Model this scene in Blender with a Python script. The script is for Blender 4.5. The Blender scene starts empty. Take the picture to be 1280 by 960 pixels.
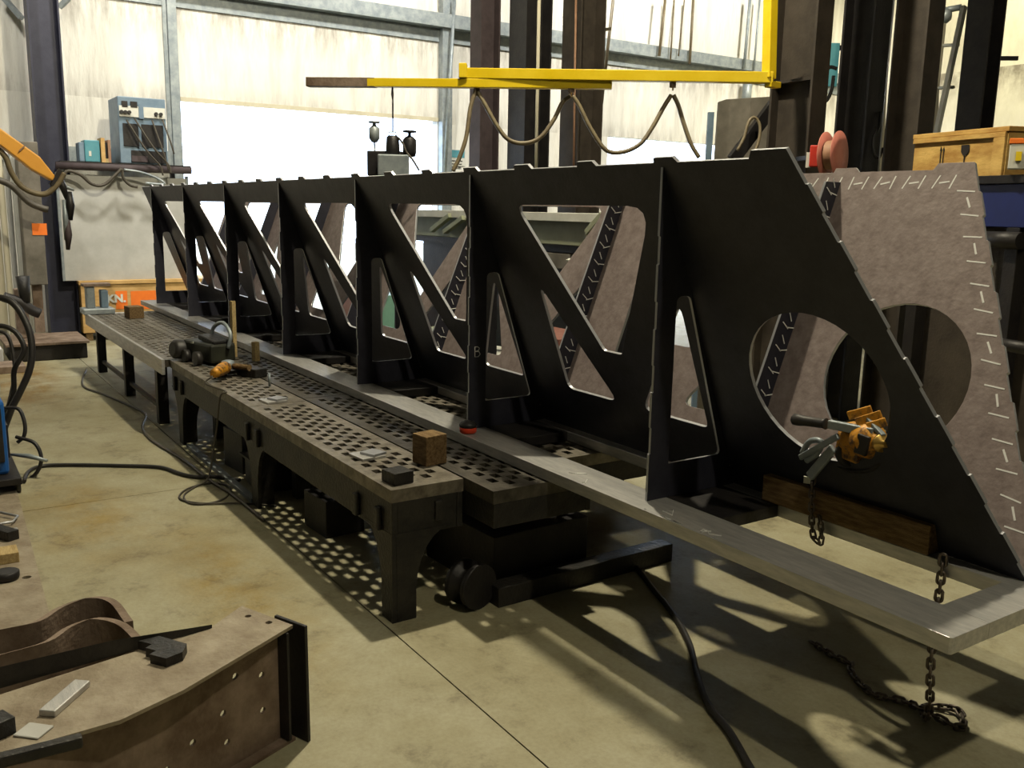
import bpy, bmesh, math, random
from mathutils import Vector as V, Matrix
from mathutils.geometry import tessellate_polygon
random.seed(7)
S = bpy.context.scene
COL = S.collection
# ------------------------------------------------------------------ camera
F = 1145.0
CAM = V((3.228, -1.569, 1.7))
def _n(v): return V(v).normalized()
vx = _n((-770, -232, F))
dn = V((-120, 6020, F)); dn = (dn - vx * dn.dot(vx)).normalized()
X_, Z_ = -vx, -dn
Y_ = Z_.cross(X_)
R = Matrix((X_, Y_, Z_))                       # camera axes (right, down, forward) -> world
cam = bpy.data.cameras.new('camera'); co = bpy.data.objects.new('camera', cam); COL.objects.link(co)
M4 = Matrix.Identity(4)
for i in range(3):
    M4[i][0] = R[i][0]; M4[i][1] = -R[i][1]; M4[i][2] = -R[i][2]; M4[i][3] = CAM[i]
co.matrix_world = M4
cam.sensor_fit = 'HORIZONTAL'; cam.sensor_width = 36; cam.lens = 36 * F / 1280
cam.clip_start = .05; cam.clip_end = 200
S.camera = co
# survey helpers: they give the world point where a line of sight meets a plane of the building
def ray(px, py): return R @ V(((px - 640) / F, (py - 480) / F, 1))
def onz(px, py, z=0.0): r = ray(px, py); return CAM + r * ((z - CAM.z) / r.z)
def onx(px, py, x): r = ray(px, py); return CAM + r * ((x - CAM.x) / r.x)
def ony(px, py, y): r = ray(px, py); return CAM + r * ((y - CAM.y) / r.y)
def at(px, py, d): return CAM + ray(px, py) * d
# ------------------------------------------------------------------ view and light
S.view_settings.view_transform = 'Standard'; S.view_settings.look = 'None'
S.view_settings.gamma = 1; S.view_settings.use_curve_mapping = False
S.view_settings.exposure = 0.0
S.cycles.max_bounces = 6; S.cycles.diffuse_bounces = 1; S.cycles.glossy_bounces = 3
S.cycles.sample_clamp_indirect = 4; S.cycles.caustics_reflective = False; S.cycles.caustics_refractive = False
S.cycles.use_denoising = True
W = bpy.data.worlds.new('sky'); S.world = W; W.use_nodes = True
bg = W.node_tree.nodes['Background']; bg.inputs[0].default_value = (.66, .80, 1, 1); bg.inputs[1].default_value = 6.5
def lamp(name, loc, power, r=.12, col=(1, .90, .66)):
    l = bpy.data.lights.new(name, 'POINT'); l.energy = power; l.shadow_soft_size = r; l.color = col
    o = bpy.data.objects.new(name, l); COL.objects.link(o); o.location = loc
    return o
lamp('high_bay_lamp', (-1.16, 1.5, 6.5), 1400, .10)
lamp('high_bay_lamp', (4.5, .45, 6.5), 500, .10)
def wall_fill(loc, to, power, ang, col=(1, .95, .82)):  # added spots that brighten the walls, no fixture belongs to them
    l = bpy.data.lights.new('added_wall_fill', 'SPOT'); l.energy = power; l.spot_size = math.radians(ang); l.spot_blend = .6; l.shadow_soft_size = .25; l.color = col
    o = bpy.data.objects.new('added_wall_fill', l); COL.objects.link(o); o.location = loc
    o.rotation_euler = (V(to) - V(loc)).to_track_quat('-Z', 'Y').to_euler(); return o
wall_fill((-6.3, -2.5, 7.6), (-10.2, -2.2, 3.0), 900, 90)
wall_fill((-6.3, 1.5, 7.6), (-10.2, 1.5, 3.2), 1350, 110)
wall_fill((-6.3, 6.5, 7.6), (-10.2, 6.5, 3.2), 1250, 110)
wall_fill((-6.3, 11.5, 7.6), (-10.2, 11.8, 3.0), 1350, 110)
wall_fill((-4.5, 12.0, 7.6), (-6.5, 15.8, 2.8), 1500, 110, (1, .88, .50))
def portal(loc, w, h):
    l = bpy.data.lights.new('door_portal', 'AREA'); l.shape = 'RECTANGLE'; l.size = w; l.size_y = h
    l.cycles.is_portal = True
    o = bpy.data.objects.new('door_portal', l); COL.objects.link(o); o.location = loc
    o.rotation_euler = (math.pi / 2, 0, math.pi / 2)       # shines along +X
    return o
# ------------------------------------------------------------------ materials
def mat(name, c1, c2=None, sc=6, rough=.6, metal=0.0, bump=.0, mix=(.35, .65), bsc=60, rough2=None, emis=None, stretch=None, spec=None):
    m = bpy.data.materials.new(name); m.use_nodes = True
    nt = m.node_tree; b = nt.nodes['Principled BSDF']
    b.inputs['Base Color'].default_value = (*c1, 1); b.inputs['Roughness'].default_value = rough
    b.inputs['Metallic'].default_value = metal
    if spec is not None: b.inputs['Specular IOR Level'].default_value = spec
    tc = nt.nodes.new('ShaderNodeTexCoord')
    src = tc.outputs['Object']
    if stretch:
        mp = nt.nodes.new('ShaderNodeMapping'); mp.inputs['Scale'].default_value = stretch
        nt.links.new(src, mp.inputs[0]); src = mp.outputs[0]
    if c2:
        n = nt.nodes.new('ShaderNodeTexNoise'); n.inputs['Scale'].default_value = sc; n.inputs['Detail'].default_value = 6
        n.inputs['Roughness'].default_value = .65
        r = nt.nodes.new('ShaderNodeValToRGB'); r.color_ramp.elements[0].position = mix[0]; r.color_ramp.elements[1].position = mix[1]
        r.color_ramp.elements[0].color = (*c1, 1); r.color_ramp.elements[1].color = (*c2, 1)
        nt.links.new(src, n.inputs['Vector']); nt.links.new(n.outputs[0], r.inputs[0]); nt.links.new(r.outputs[0], b.inputs['Base Color'])
        if rough2 is not None:
            mr = nt.nodes.new('ShaderNodeMapRange'); mr.inputs['To Min'].default_value = rough; mr.inputs['To Max'].default_value = rough2
            nt.links.new(n.outputs[0], mr.inputs[0]); nt.links.new(mr.outputs[0], b.inputs['Roughness'])
    if bump:
        n2 = nt.nodes.new('ShaderNodeTexNoise'); n2.inputs['Scale'].default_value = bsc; n2.inputs['Detail'].default_value = 4
        bp = nt.nodes.new('ShaderNodeBump'); bp.inputs['Strength'].default_value = bump; bp.inputs['Distance'].default_value = .01
        nt.links.new(src, n2.inputs['Vector']); nt.links.new(n2.outputs[0], bp.inputs['Height']); nt.links.new(bp.outputs[0], b.inputs['Normal'])
    return m
MT = {}
MT['plate'] = mat('mill_scale_steel', (.21, .165, .155), (.31, .255, .24), 22, .62, .15, .12, rough2=.5)
MT['scale'] = mat('shaded_blue_black_steel', (.018, .019, .030), (.030, .030, .044), 12, .5, .15, .12, rough2=.42)  # blue-black steel, darkened further so the colour carries the shade on these faces
MT['bar'] = mat('bright_flat_bar', (.40, .40, .40), (.56, .55, .53), 9, .42, .5, .1, stretch=(1, 6, 6), rough2=.3)
MT['edge'] = mat('cut_steel_edge', (.42, .43, .46), None, rough=.38, metal=.6)
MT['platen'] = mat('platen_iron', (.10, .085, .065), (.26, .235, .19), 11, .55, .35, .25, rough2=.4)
MT['platen_shaded'] = mat('shaded_platen_iron', (.035, .03, .024), (.11, .10, .08), 9, .45, .35, .25)  # darker copy of the platen iron, the frame's shadow put into the colour
MT['tan'] = mat('tan_weathered_steel', (.22, .175, .12), (.36, .31, .23), 8, .62, .15, .3)
MT['iron'] = mat('old_cast_iron', (.012, .012, .013), (.034, .031, .027), 8, .5, .3, .4)
MT['rust'] = mat('rusty_steel', (.13, .085, .055), (.28, .21, .16), 7, .7, .2, .35)
MT['darksteel'] = mat('dark_steel', (.012, .011, .013), (.028, .025, .024), 6, .5, .3, .2)
MT['brownsteel'] = mat('brown_primed_steel', (.032, .025, .019), (.06, .048, .037), 5, .65, .1, .15)
MT['purple'] = mat('red_oxide_steel', (.045, .032, .036), (.075, .055, .06), 5, .7, .05, .1)
MT['galv'] = mat('galvanised_steel', (.22, .26, .29), (.36, .40, .42), 9, .5, .4, .05)
MT['bluesteel'] = mat('blue_black_column_paint', (.016, .018, .040), (.028, .030, .055), 5, .55, .1, .1)
MT['wood'] = mat('timber', (.11, .065, .03), (.27, .18, .085), 12, .8, 0, .5, stretch=(1, 7, 7), spec=.2)
MT['woodlight'] = mat('pale_timber', (.36, .25, .10), (.55, .42, .2), 12, .8, 0, .4, stretch=(1, 6, 6))
MT['ply'] = mat('plywood', (.50, .30, .10), (.66, .43, .18), 5, .75, 0, .15, stretch=(1, 1, 5))
MT['crate'] = mat('crate_pine', (.42, .22, .05), (.72, .48, .15), 4, .75, 0, .2, stretch=(1, 1, 3))
MT['yellow'] = mat('yellow_paint', (.75, .52, .0), (.85, .62, .02), 5, .42, 0, .05)
MT['toolyellow'] = mat('worn_yellow_paint', (.60, .27, .02), (.07, .035, .02), 26, .45, .1, .3, mix=(.48, .62))
MT['orange'] = mat('orange_paint', (.85, .42, .06), (.78, .36, .05), 4, .5)
MT['black'] = mat('black_rubber', (.012, .011, .012), (.025, .022, .02), 8, .5, 0, .1)
MT['cable'] = mat('cable_rubber', (.045, .038, .028), (.07, .06, .045), 10, .55, 0, .1)
MT['hose'] = mat('yellow_grey_hose', (.13, .10, .06), (.2, .16, .09), 14, .5)
MT['chain'] = mat('oiled_chain', (.06, .05, .045), (.16, .13, .11), 30, .35, .7, .2)
MT['chalk'] = mat('chalk', (.82, .82, .80), None, rough=.95)
MT['blue'] = mat('welder_blue', (.01, .09, .34), (.015, .12, .42), 5, .4)
MT['navy'] = mat('navy_paint', (.01, .018, .10), (.015, .025, .14), 5, .4)
MT['bluegrey'] = mat('blue_grey_enamel', (.13, .20, .28), (.2, .28, .36), 6, .5, 0, .1)
MT['teal'] = mat('teal_enamel', (.07, .26, .33), (.1, .32, .38), 6, .45)
MT['green'] = mat('pale_green_enamel', (.17, .35, .28), (.22, .42, .34), 6, .5)
MT['sage'] = mat('sage_paint', (.27, .29, .19), (.34, .36, .25), 5, .6)
MT['white'] = mat('off_white_paint', (.72, .72, .66), (.6, .6, .54), 6, .6)
MT['red'] = mat('red_paint', (.62, .05, .03), (.5, .04, .03), 8, .4)
MT['reel'] = mat('faded_red_reel', (.60, .22, .17), (.5, .16, .12), 8, .5)
MT['orangeprint'] = mat('orange_print', (.95, .22, .02), (.85, .18, .02), 8, .6)
MT['sheet'] = mat('grey_screen_sheet', (.42, .42, .40), (.52, .52, .50), 3, .7, 0, .05)
MT['puckred'] = mat('red_case', (.75, .06, .02), None, rough=.35)
MT['helmet'] = mat('olive_case', (.012, .014, .010), (.03, .032, .02), 9, .5)
MT['cream'] = mat('cream_strip', (.62, .58, .45), (.52, .48, .36), 3, .7, 0, .1, stretch=(1, 1, .3))
MT['gold'] = mat('brass', (.65, .42, .12), None, rough=.3, metal=.8)
MT['rope'] = mat('brown_hose', (.28, .15, .09), (.35, .2, .12), 20, .6)
MT['doorleaf'] = mat('grimy_panel', (.11, .10, .08), (.2, .18, .15), 4, .7)
MT['shade'] = mat('shop_paint_dark', (.06, .06, .055), (.09, .09, .08), 1.5, .9)
MT['red_far'] = mat('rust_red_paint', (.22, .09, .07), (.3, .14, .11), 6, .6)
# concrete: yellow-grey with stains, dark scuffs and a rust patch
def concrete():
    m = bpy.data.materials.new('stained_concrete'); m.use_nodes = True; nt = m.node_tree; b = nt.nodes['Principled BSDF']
    tc = nt.nodes.new('ShaderNodeTexCoord')
    def noise(sc, det, r=.6):
        n = nt.nodes.new('ShaderNodeTexNoise'); n.inputs['Scale'].default_value = sc; n.inputs['Detail'].default_value = det; n.inputs['Roughness'].default_value = r
        nt.links.new(tc.outputs['Object'], n.inputs['Vector']); return n.outputs[0]
    def ramp(s, stops):
        r = nt.nodes.new('ShaderNodeValToRGB'); e = r.color_ramp.elements
        e[0].position, e[0].color = stops[0][0], (*stops[0][1], 1); e[1].position, e[1].color = stops[-1][0], (*stops[-1][1], 1)
        for p, c in stops[1:-1]: k = e.new(p); k.color = (*c, 1)
        nt.links.new(s, r.inputs[0]); return r.outputs[0]
    def mix(a, bb, f, mode='MULTIPLY'):
        x = nt.nodes.new('ShaderNodeMix'); x.data_type = 'RGBA'; x.blend_type = mode
        for v, i in ((a, 6), (bb, 7)): nt.links.new(v, x.inputs[i])
        if isinstance(f, float): x.inputs[0].default_value = f
        else: nt.links.new(f, x.inputs[0])
        return x.outputs[2]
    base = ramp(noise(1.1, 8, .6), [(.3, (.28, .25, .145)), (.5, (.36, .335, .22)), (.7, (.43, .41, .30))])
    dark = ramp(noise(3.6, 12, .75), [(.34, (.38, .34, .28)), (.46, (.85, .83, .78)), (.6, (1, 1, 1))])
    fine = ramp(noise(60, 4, .7), [(.3, (.8, .79, .76)), (.6, (1, 1, 1))])
    c = mix(base, dark, .75); c = mix(c, fine, .7)
    for (x, y, rx, ry, colr, st) in ((-6.6, -.75, 2.0, .5, (.62, .40, .12), .8), (-2.1, -.85, 1.1, .4, (.85, .66, .30), .6), (-.7, -.45, 1.3, .3, (.85, .66, .3), .6)):
        mp = nt.nodes.new('ShaderNodeMapping'); mp.inputs['Location'].default_value = (-x / rx, -y / ry, 0); mp.inputs['Scale'].default_value = (1 / rx, 1 / ry, 0)
        nt.links.new(tc.outputs['Object'], mp.inputs[0])
        g = nt.nodes.new('ShaderNodeTexGradient'); g.gradient_type = 'SPHERICAL'; nt.links.new(mp.outputs[0], g.inputs[0])
        mu = nt.nodes.new('ShaderNodeMath'); mu.operation = 'MULTIPLY'; mu.inputs[1].default_value = st * 2; mu.use_clamp = True
        nt.links.new(g.outputs[1], mu.inputs[0])
        mm = nt.nodes.new('ShaderNodeMath'); mm.operation = 'MULTIPLY'; nt.links.new(mu.outputs[0], mm.inputs[0])
        rr = nt.nodes.new('ShaderNodeMapRange'); rr.inputs[1].default_value = .35; rr.inputs[2].default_value = .6
        nt.links.new(noise(3.1, 8, .7), rr.inputs[0]); nt.links.new(rr.outputs[0], mm.inputs[1])
        rgb = nt.nodes.new('ShaderNodeRGB'); rgb.outputs[0].default_value = (*colr, 1)
        c = mix(c, rgb.outputs[0], mm.outputs[0])
    nt.links.new(c, b.inputs['Base Color'])
    b.inputs['Roughness'].default_value = .62
    bp = nt.nodes.new('ShaderNodeBump'); bp.inputs['Strength'].default_value = .25; bp.inputs['Distance'].default_value = .01
    nt.links.new(noise(25, 6, .7), bp.inputs['Height']); nt.links.new(bp.outputs[0], b.inputs['Normal'])
    return m
MT['concrete'] = concrete()
def liner():
    m = mat('insulation_facing', (.80, .79, .74), (.60, .58, .53), 1.6, .6, 0, .0, stretch=(1, 3, .45), mix=(.45, .75))
    nt = m.node_tree; b = nt.nodes['Principled BSDF']; tc = nt.nodes['Texture Coordinate']
    w = nt.nodes.new('ShaderNodeTexNoise'); w.inputs['Scale'].default_value = 2.2; w.inputs['Detail'].default_value = 5
    mp = nt.nodes.new('ShaderNodeMapping'); mp.inputs['Scale'].default_value = (1, 2.2, .5)
    bp = nt.nodes.new('ShaderNodeBump'); bp.inputs['Strength'].default_value = .45; bp.inputs['Distance'].default_value = .15
    nt.links.new(tc.outputs['Object'], mp.inputs[0]); nt.links.new(mp.outputs[0], w.inputs['Vector'])
    nt.links.new(w.outputs[0], bp.inputs['Height']); nt.links.new(bp.outputs[0], b.inputs['Normal'])
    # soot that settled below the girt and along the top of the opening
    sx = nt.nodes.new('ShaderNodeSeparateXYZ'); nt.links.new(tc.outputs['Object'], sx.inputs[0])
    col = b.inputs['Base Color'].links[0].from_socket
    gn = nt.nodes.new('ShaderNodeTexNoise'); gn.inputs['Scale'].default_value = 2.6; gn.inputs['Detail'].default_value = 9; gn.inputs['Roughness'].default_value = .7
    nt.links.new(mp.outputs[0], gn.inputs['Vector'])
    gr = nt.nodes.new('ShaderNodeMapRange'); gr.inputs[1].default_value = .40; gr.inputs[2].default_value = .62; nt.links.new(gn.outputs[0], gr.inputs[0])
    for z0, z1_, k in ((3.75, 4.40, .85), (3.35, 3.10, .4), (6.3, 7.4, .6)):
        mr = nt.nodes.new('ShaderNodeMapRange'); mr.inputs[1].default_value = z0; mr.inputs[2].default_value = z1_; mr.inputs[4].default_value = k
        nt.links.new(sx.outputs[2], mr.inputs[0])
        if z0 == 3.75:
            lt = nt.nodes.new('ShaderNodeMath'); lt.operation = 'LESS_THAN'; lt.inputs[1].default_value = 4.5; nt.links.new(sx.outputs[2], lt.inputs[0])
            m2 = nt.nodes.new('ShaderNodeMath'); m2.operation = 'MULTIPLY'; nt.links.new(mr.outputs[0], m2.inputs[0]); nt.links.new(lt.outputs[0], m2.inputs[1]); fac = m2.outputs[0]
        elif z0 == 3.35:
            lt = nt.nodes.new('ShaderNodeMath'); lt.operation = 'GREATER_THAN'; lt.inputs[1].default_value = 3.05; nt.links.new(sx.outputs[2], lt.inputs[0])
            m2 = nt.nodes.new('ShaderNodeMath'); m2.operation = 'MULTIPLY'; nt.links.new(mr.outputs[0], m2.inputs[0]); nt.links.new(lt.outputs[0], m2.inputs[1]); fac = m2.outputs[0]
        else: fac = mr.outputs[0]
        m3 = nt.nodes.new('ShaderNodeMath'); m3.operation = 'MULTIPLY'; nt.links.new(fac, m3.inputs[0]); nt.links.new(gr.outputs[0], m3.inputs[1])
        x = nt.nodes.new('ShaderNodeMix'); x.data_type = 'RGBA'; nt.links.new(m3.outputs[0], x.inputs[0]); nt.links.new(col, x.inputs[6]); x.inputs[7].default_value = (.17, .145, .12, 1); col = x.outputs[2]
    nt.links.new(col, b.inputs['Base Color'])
    return m
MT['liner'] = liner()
# ------------------------------------------------------------------ mesh helpers
class B:
    def __init__(s): s.bm = bmesh.new(); s.side = False
    def _hexa(s, p):
        v = [s.bm.verts.new(q) for q in p]
        for f in ((0, 3, 2, 1), (4, 5, 6, 7), (0, 1, 5, 4), (1, 2, 6, 5), (2, 3, 7, 6), (3, 0, 4, 7)): s.bm.faces.new([v[i] for i in f])
        return s
    def box(s, a, b):
        (x0, y0, z0), (x1, y1, z1) = a, b
        return s._hexa([(x0, y0, z0), (x1, y0, z0), (x1, y1, z0), (x0, y1, z0), (x0, y0, z1), (x1, y0, z1), (x1, y1, z1), (x0, y1, z1)])
    def obox(s, c, h, rz=0, rx=0, ry=0):
        m = Matrix.Rotation(rz, 3, 'Z') @ Matrix.Rotation(ry, 3, 'Y') @ Matrix.Rotation(rx, 3, 'X'); c = V(c)
        q = [(-1, -1, -1), (1, -1, -1), (1, 1, -1), (-1, 1, -1), (-1, -1, 1), (1, -1, 1), (1, 1, 1), (-1, 1, 1)]
        return s._hexa([c + m @ V((a * h[0], b * h[1], d * h[2])) for a, b, d in q])
    def beam(s, p, q, w, h, up=(0, 0, 1)):
        p, q = V(p), V(q); d = (q - p).normalized(); u = V(up); sd = d.cross(u).normalized(); u = sd.cross(d)
        a, b = sd * (w / 2), u * (h / 2)
        return s._hexa([p - a - b, q - a - b, q + a - b, p + a - b, p - a + b, q - a + b, q + a + b, p + a + b])
    def tube(s, pts, r, n=8, closed=False, caps=True):
        pts = [V(p) for p in pts]; rings = []; N = len(pts); prev = None
        rr = r if isinstance(r, (list, tuple)) else [r] * N
        for i, p in enumerate(pts):
            a = pts[i - 1] if (i or closed) else p; b = pts[(i + 1) % N] if (i < N - 1 or closed) else p
            t = (b - a).normalized()
            if prev is None: u = t.orthogonal().normalized()
            else: u = (prev - t * prev.dot(t)); u = u.normalized() if u.length > 1e-6 else t.orthogonal().normalized()
            prev = u; w = t.cross(u)
            rings.append([s.bm.verts.new(p + (u * math.cos(k * 2 * math.pi / n) + w * math.sin(k * 2 * math.pi / n)) * rr[i]) for k in range(n)])
        for i in range(N if closed else N - 1):
            A, C = rings[i], rings[(i + 1) % N]
            for k in range(n):
                f = s.bm.faces.new((A[k], A[(k + 1) % n], C[(k + 1) % n], C[k])); f.smooth = True
        if caps and not closed: s.bm.faces.new(rings[0][::-1]); s.bm.faces.new(rings[-1])
        return s
    def cyl(s, p, q, r, n=16): return s.tube([p, q], r, n)
    def lathe(s, c, prof, n=20, axis=(0, 0, 1)):
        c = V(c); ax = V(axis).normalized(); pts = [c + ax * z for _, z in prof]
        u = ax.orthogonal().normalized(); w = ax.cross(u); rings = []
        for (r, z), p in zip(prof, pts):
            rings.append([s.bm.verts.new(p + (u * math.cos(k * 2 * math.pi / n) + w * math.sin(k * 2 * math.pi / n)) * max(r, 1e-4)) for k in range(n)])
        for A, C in zip(rings, rings[1:]):
            for k in range(n):
                f = s.bm.faces.new((A[k], A[(k + 1) % n], C[(k + 1) % n], C[k])); f.smooth = True
        s.bm.faces.new(rings[0][::-1]); s.bm.faces.new(rings[-1]); return s
    def plate(s, outer, holes, fn, off):
        """flat plate with holes: 2D loops mapped into space by fn, given the thickness vector off"""
        loops = [outer] + list(holes); off = V(off)
        tris = tessellate_polygon([[V((a, b, 0)) for a, b in l] for l in loops])
        flat = [q for l in loops for q in l]
        A = [s.bm.verts.new(fn(*q)) for q in flat]; C = [s.bm.verts.new(V(fn(*q)) + off) for q in flat]
        for t in tris:
            try: s.bm.faces.new([A[i] for i in t]); s.bm.faces.new([C[i] for i in t][::-1])
            except ValueError: pass
        k = 0
        for l in loops:
            n = len(l)
            for i in range(n):
                a, b = k + i, k + (i + 1) % n
                try: s.bm.faces.new((A[a], A[b], C[b], C[a])).material_index = 1 if s.side else 0
                except ValueError: pass
            k += n
        return s
def rnd(poly, r=.03, n=4):
    """round the corners of a polygon"""
    out = []; N = len(poly)
    for i, p in enumerate(poly):
        rr = r[i] if isinstance(r, (list, tuple)) else r
        p = V(p); a = V(poly[i - 1]) - p; b = V(poly[(i + 1) % N]) - p
        ang = a.angle(b); d = min(rr / math.tan(ang / 2), a.length * .48, b.length * .48)
        if rr <= 0: out.append((p.x, p.y)); continue
        s0, s1 = p + a.normalized() * d, p + b.normalized() * d
        for k in range(n + 1):
            t = k / n; q = s0 * (1 - t) ** 2 + p * 2 * t * (1 - t) + s1 * t * t; out.append((q.x, q.y))
    return out
ORG = {}
def _link(name, b, m, parent, org, bevel=0):
    side = isinstance(b, B) and b.side
    bm = b.bm if isinstance(b, B) else b
    bmesh.ops.recalc_face_normals(bm, faces=bm.faces)
    bmesh.ops.translate(bm, verts=bm.verts, vec=-V(org))
    me = bpy.data.meshes.new(name); bm.to_mesh(me); bm.free()
    me.materials.append(MT[m] if isinstance(m, str) else m)
    if side: me.materials.append(MT['edge'])
    o = bpy.data.objects.new(name, me); COL.objects.link(o)
    if parent: o.parent = parent
    else: o.location = org
    ORG[o.name] = V(org)
    if bevel:
        md = o.modifiers.new('bevel', 'BEVEL'); md.width = bevel; md.segments = 2; md.limit_method = 'ANGLE'; md.angle_limit = .9
    return o
def tag(o, label, cat, group=None):
    o['label'] = label; o['category'] = cat
    if group: o['group'] = group
    return o
def thing(name, label, cat, loc, group=None):
    o = bpy.data.objects.new(name, None); COL.objects.link(o); o.location = loc; o.empty_display_size = .1
    ORG[o.name] = V(loc); return tag(o, label, cat, group)
def part(parent, name, b, m, bevel=0, label=None, kind=None):
    o = _link(name, b, m, parent, ORG[parent.name], bevel)
    if label: o['label'] = label
    if kind: o['kind'] = kind
    return o
def solo(name, b, m, label, cat, group=None, bevel=0):
    vs = [v.co for v in b.bm.verts]
    c = V((sum(v.x for v in vs) / len(vs), sum(v.y for v in vs) / len(vs), min(v.z for v in vs)))
    return tag(_link(name, b, m, None, c, bevel), label, cat, group)
def struct(name, b, m):
    o = _link(name, b, m, None, V((0, 0, 0))); o['kind'] = 'structure'; return o
def smooth(pts, n=6):
    """Catmull-Rom through points"""
    P = [V(p) for p in pts]; P = [P[0] * 2 - P[1]] + P + [P[-1] * 2 - P[-2]]; out = []
    for i in range(1, len(P) - 2):
        for k in range(n):
            t = k / n; a, b, c, d = P[i - 1:i + 3]
            out.append(.5 * ((2 * b) + (c - a) * t + (2 * a - 5 * b + 4 * c - d) * t * t + (3 * b - a - 3 * c + d) * t ** 3))
    out.append(P[-2]); return out
def text_mesh(txt, size, depth, m, parent, org_loc, mw, name='lettering'):
    cu = bpy.data.curves.new(name, 'FONT'); cu.body = txt; cu.size = size; cu.extrude = depth; cu.offset = size * .045
    o = bpy.data.objects.new(name, cu); COL.objects.link(o)
    dg = bpy.context.evaluated_depsgraph_get(); me = bpy.data.meshes.new_from_object(o.evaluated_get(dg))
    bpy.data.objects.remove(o)
    me.transform(mw); me.transform(Matrix.Translation(-V(org_loc))); me.materials.clear(); me.materials.append(MT[m])
    q = bpy.data.objects.new(name, me); COL.objects.link(q); q.parent = parent; ORG[q.name] = V(org_loc); return q
# ================================================================== SETTING
XW = -10.2                                     # far wall
b = B(); b.box((-10.6, -7, -.25), (9, 16, -.02)); floor = struct('floor', b, 'shade')
xs = [-10.6, -6.6, -2.33, 2.6, 9]; ys = [-7, -3.4, -.03, 3.9, 8, 16]
for i in range(4):
    for j in range(5):
        q = B(); q.box((xs[i] + .003, ys[j] + .003, -.03), (xs[i + 1] - .003, ys[j + 1] - .003, 0))
        o = _link('concrete_slab', q, 'concrete', floor, V((0, 0, 0)))
# far wall with two door openings
D1 = (1.80, 5.82, 3.12); D2 = (9.35, 12.4, 3.06)
def rect(a, b, c, d): return [(a, c), (b, c), (b, d), (a, d)]
b = B(); b.plate([(-7, -.03), (D1[0], -.03), (D1[0], D1[2]), (D1[1], D1[2]), (D1[1], -.03), (D2[0], -.03), (D2[0], D2[2]), (D2[1], D2[2]), (D2[1], -.03), (16, -.03), (16, 8.2), (-7, 8.2)],
               [], lambda y, z: V((XW, y, z)), (-.2, 0, 0))
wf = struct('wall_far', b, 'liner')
portal((XW - .1, (D1[0] + D1[1]) / 2, 1.5), D1[1] - D1[0], 3.1)
portal((XW - .1, (D2[0] + D2[1]) / 2, 1.5), D2[1] - D2[0], 3.0)
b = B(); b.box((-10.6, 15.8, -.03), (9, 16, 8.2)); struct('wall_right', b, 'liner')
b = B(); b.box((-10.6, -7.2, -.03), (9, -7, 8.2)); struct('wall_left', b, 'shade')
b = B(); b.box((9, -7.2, -.03), (9.2, 16, 8.2)); struct('wall_back', b, 'shade')
b = B(); b.box((-10.6, -7.2, 8.2), (9.2, 16, 8.4)); struct('ceiling', b, 'shade')
b = B(); b.box((-40, -12, -.3), (-10.65, 26, -.08)); struct('trim_1', b, 'concrete')
# ================================================================== TROUGH WELDMENT
ZT, ZB, BT, XE = 1.875, .63, .048, 2.02
def y1(z): return .70 + .379 * (1.87 - z)
def y2(z): return 2.41 - y1(z)
RX = [.75 - 1.325 * k for k in range(7)]; XF = -7.62
tr = thing('trough_weldment', 'long V-shaped trough frame of dark steel plates with triangular cutouts, on a flat bar base', 'steel frame', (-2.5, 1.2, ZB - BT))
def flatbar(n, a, c): 
    q = B(); q.box(a, c); return part(tr, n, q, 'bar', .003)
q = B(); q.plate([(XF, .62), (XE - .006, .62), (XE, .626), (XE, .80), (XF, .80)], [], lambda x, y: V((x, y, ZB)), (0, 0, -BT)); part(tr, 'front_bar', q, 'bar', .0015, 'bright flat bar along the near side of the base, chalk scribbles on top')
flatbar('center_bar', (XF, 1.11, ZB - BT), (1.884, 1.32, ZB))
flatbar('rear_bar', (XF, 1.61, ZB - BT), (1.884, 1.79, ZB))
q = B(); q.box((1.8845, .8002, ZB - BT), (XE, 1.79, ZB)); part(tr, 'end_bar', q, 'bar')
for x in RX:
    w = .30
    q = B(); q.box((x - .06, .801, ZB - BT), (x + w - .02, 1.109, ZB - .001)); part(tr, 'cross_plate', q, 'darksteel', .003)
    q = B(); q.box((x - .06, 1.321, ZB - BT), (x + w - .02, 1.609, ZB - .001)); part(tr, 'cross_plate', q, 'darksteel', .003)
def circ(cx, cz, rx, rz, n=40): return [(cx + rx * math.cos(k * 2 * math.pi / n), cz + rz * math.sin(k * 2 * math.pi / n)) for k in range(n)]
def profile():
    # near end slope with weld tabs, then the top edge with tabs, back to the far end
    lo, hi = V((1.925, ZB)), V((1.325, 1.845)); P = [(XF, ZB), (lo.x, lo.y)]
    d = hi - lo; L = d.length; u = d / L; nrm = V((u.y, -u.x))
    for k in range(7):
        a, c = .06 + k * .19, .155 + k * .19
        for s_, o_ in ((a, 0), (a + .004, .007), (c, .007), (c + .004, 0)): 
            if s_ < L: q = lo + u * s_ + nrm * o_; P.append((q.x, q.y))
    P += [(1.30, 1.90), (1.16, 1.90), (1.145, ZT)]
    tabs = [(.81, .70), (.36, .25), (-.08, -.20), (-.515, -.635), (-.955, -1.06), (-1.40, -1.50)]
    x = -1.84
    while x > XF + .2: tabs.append((x, x - .11)); x -= .44
    for a, c in tabs: P += [(a + .012, ZT), (a - .008, ZT + .018), (c + .004, ZT + .018), (c, ZT)]
    return P + [(XF, ZT)]
PROF = profile(); HOLES = [circ(1.25, 1.125, .287, .262)]
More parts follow.
